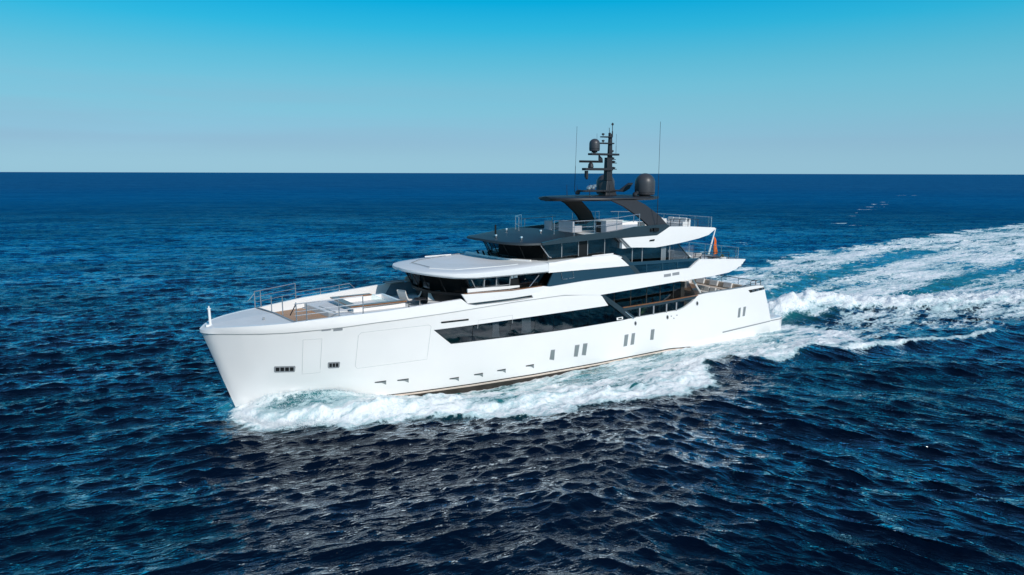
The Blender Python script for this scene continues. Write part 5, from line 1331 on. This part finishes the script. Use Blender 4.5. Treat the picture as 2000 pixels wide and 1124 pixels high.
# upper aft deck furniture
def armchair(label, s, t, yaw, first=[None]):
    if first[0] is None:
        o = thing('wicker_armchair', label, 'armchair', (0, 0, 0), 0)
        mb = MB(); rows = []
        for z, r in ((.12, .36), (.34, .40), (.40, .40), (.40, .30)): rows.append([(r * math.cos(a), r * math.sin(a), z) for a in np.linspace(0, 2 * math.pi, 17)[:-1]])
        mb.grid(rows, close=True); mb.build('seat_shell', M['sofa'], o, smooth=True)
        mb = MB(); rows = []
        for z, r in ((.38, .40), (.62, .44), (.82, .46)): rows.append([(r * math.cos(a), r * math.sin(a), z + .12 * math.cos(a) * (z > .5)) for a in np.linspace(-1.9, 1.9, 15)])
        mb.grid(rows); mb.build('back_shell', M['sofa'], o, smooth=True)
        mb = MB(); mb.obox((-.02, 0, .46), (.30, .30, .07)); mb.build('seat_cushion', M['cushion'], o, bevel=.05)
        mb = MB(); mb.obox((.28, 0, .74), (.08, .27, .24), 0, rad(-15)); mb.build('back_cushion', M['cushion'], o, bevel=.06)
        for a in (-.22, .22):
            for b_ in (-.22, .22):
                mb = MB(); mb.tube([(a, b_, 0), (a, b_, .14)], .025, 6); mb.build('leg', M['dark'], o)
        first[0] = o; place(o, s, t, 6.62, yaw, label, 'armchairs on the upper aft deck', True)
    else: place(first[0], s, t, 6.62, yaw, label, 'armchairs on the upper aft deck', False)
armchair('round cushioned armchair beside the dark lounge window of the upper aft deck', 38.6, 2.5, rad(120))
armchair('round cushioned armchair left of the orange flag on the upper aft deck', 40.2, 1.6, rad(20))
armchair('round cushioned armchair in the far corner of the upper aft deck', 40.0, -1.6, rad(-60))
tb = thing('coffee_table', 'square dark grey table right of the armchairs on the upper aft deck', 'table', to_world(41.2, 2.6, 6.62), RZ)
mb = MB(); mb.box(-.5, .5, -.5, .5, .68, .74); mb.build('table_top', M['table'], tb, bevel=.01)
mb = MB(); mb.box(-.35, .35, -.35, .35, 0, .68); mb.build('plinth', M['sofa'], tb)
pl = thing('planter', 'pale round planter with leaves at the corner of the upper aft deck', 'planter', to_world(42.1, 2.9, 6.62), RZ)
mb = MB(); mb.lathe((0, 0, 0), [(.22, 0), (.33, .3), (.34, .62), (.28, .66), (.24, .6)], 18); mb.build('pot', M['cushion'], pl, smooth=True)
mb = MB()
for i in range(60):
    a = random.uniform(0, 6.28); b_ = random.uniform(.5, 1.4); L1_ = random.uniform(.2, .38)
    d1 = (math.cos(a) * math.cos(b_), math.sin(a) * math.cos(b_), math.sin(b_)); w = .03
    p0 = (0, 0, .6); p1 = tuple(p0[k] + d1[k] * L1_ * .6 for k in range(3)); p2 = tuple(p0[k] + d1[k] * L1_ for k in range(3))
    mb.face([p0, (p1[0] - w * math.sin(a), p1[1] + w * math.cos(a), p1[2]), p2, (p1[0] + w * math.sin(a), p1[1] - w * math.cos(a), p1[2])])
mb.build('leaves', M['plant'], pl, recalc=False)
sofa('lounge_sofa', 'pale cushioned sofa on the low stern cockpit deck', 42.2, 1.0, 3.32, 2.6, .95, rad(0), 3, .8, 'cushion')
plg = thing('deck_plant', 'spiky green plant on the port side deck seen through the long dark windows', 'plant', to_world(31.3, 3.75, 2.95), RZ)
mb = MB()
for i in range(50):
    a = random.uniform(0, 6.28); b_ = random.uniform(.4, 1.45); L1_ = random.uniform(.6, 1.1)
    d1 = (math.cos(a) * math.cos(b_), math.sin(a) * math.cos(b_) * .5, math.sin(b_)); w = .03
    p0 = (0, 0, .3); p1 = tuple(p0[k] + d1[k] * L1_ * .6 for k in range(3)); p2 = tuple(p0[k] + d1[k] * L1_ for k in range(3))
    mb.face([p0, (p1[0] - w * math.sin(a), p1[1] + w * math.cos(a), p1[2]), p2, (p1[0] + w * math.sin(a), p1[1] - w * math.cos(a), p1[2])])
mb.build('leaves', M['plant'], plg, recalc=False)
mb = MB(); mb.lathe((0, 0, 0), [(.2, 0), (.26, .2), (.27, .34), (.22, .36)], 14); mb.build('pot', M['dark'], plg)

# ------------------------------------------------------------------ spray: thousands of droplets thrown from the bow wave and the wake
def spray():
    P = []
    r_ = np.random.RandomState(3)
    def add(s, t, z, r): P.append((s, t, z, r))
    for i in range(5200):      # outer lip of the bow wave
        s = abs(r_.normal(0, 1)) * 5.0 - .5; w = ip(s, [-1, 0, 1, 3, 6, 10, 14], [1.2, 2.6, 4.7, 5.4, 6.6, 8.0, 9.0])
        t = w + r_.normal(-.25, .34); z = max(.02, r_.exponential(.10)) + .12
        add(s, t, z, r_.uniform(.008, .026))
    for i in range(2600):      # top edge against the hull
        s = r_.uniform(.2, 9.5); t = tfun(s, .8) + abs(r_.normal(0, .25)) + .02; z = ip(s, *CREST) + r_.normal(.02, .09)
        add(s, t, z, r_.uniform(.008, .026))
    for i in range(3500):      # fine shower over the sheet
        s = r_.uniform(0, 7); d0 = r_.uniform(0, 3.4); t = tfun(s, .6) + d0
        z = ip(s, *CREST) * math.exp(-(d0 / 2.2) ** 2) + abs(r_.normal(0, .07)) + .08
        add(s, t, z, r_.uniform(.007, .024))
    for i in range(2600):      # breaking crest behind the stern
        k = r_.uniform(0, 1); n = len(CR1) - 3; j = min(n - 1, int(k * n)); f = k * n - j
        s = CR1[j][0] * (1 - f) + CR1[j + 1][0] * f; t = CR1[j][1] * (1 - f) + CR1[j + 1][1] * f
        add(s + r_.normal(0, .8), t + r_.normal(.6, .7), .7 + r_.exponential(.25) - .2, r_.uniform(.02, .07))
    V, Fc = [], []
    oct_ = [(1, 0, 0), (0, 1, 0), (0, 0, 1), (-1, 0, 0), (0, -1, 0), (0, 0, -1)]
    of = [(0, 1, 2), (1, 3, 2), (3, 4, 2), (4, 0, 2), (1, 0, 5), (3, 1, 5), (4, 3, 5), (0, 4, 5)]
    for s, t, z, r in P:
        p = BOW + A_ * s + P_ * t; b0 = len(V)
        for o_ in oct_: V.append((p[0] + o_[0] * r, p[1] + o_[1] * r, z + o_[2] * r))
        for q in of: Fc.append((b0 + q[0], b0 + q[1], b0 + q[2]))
    me_ = bpy.data.meshes.new('sea_spray'); me_.from_pydata(V, [], Fc); me_.shade_smooth(); me_.materials.append(M['spray'])
    o = bpy.data.objects.new('sea_spray', me_); COL.objects.link(o); o['kind'] = 'stuff'; return o
M['spray'] = paint('spray_white', (.85, .87, .88), .5, var=.02)
spray()
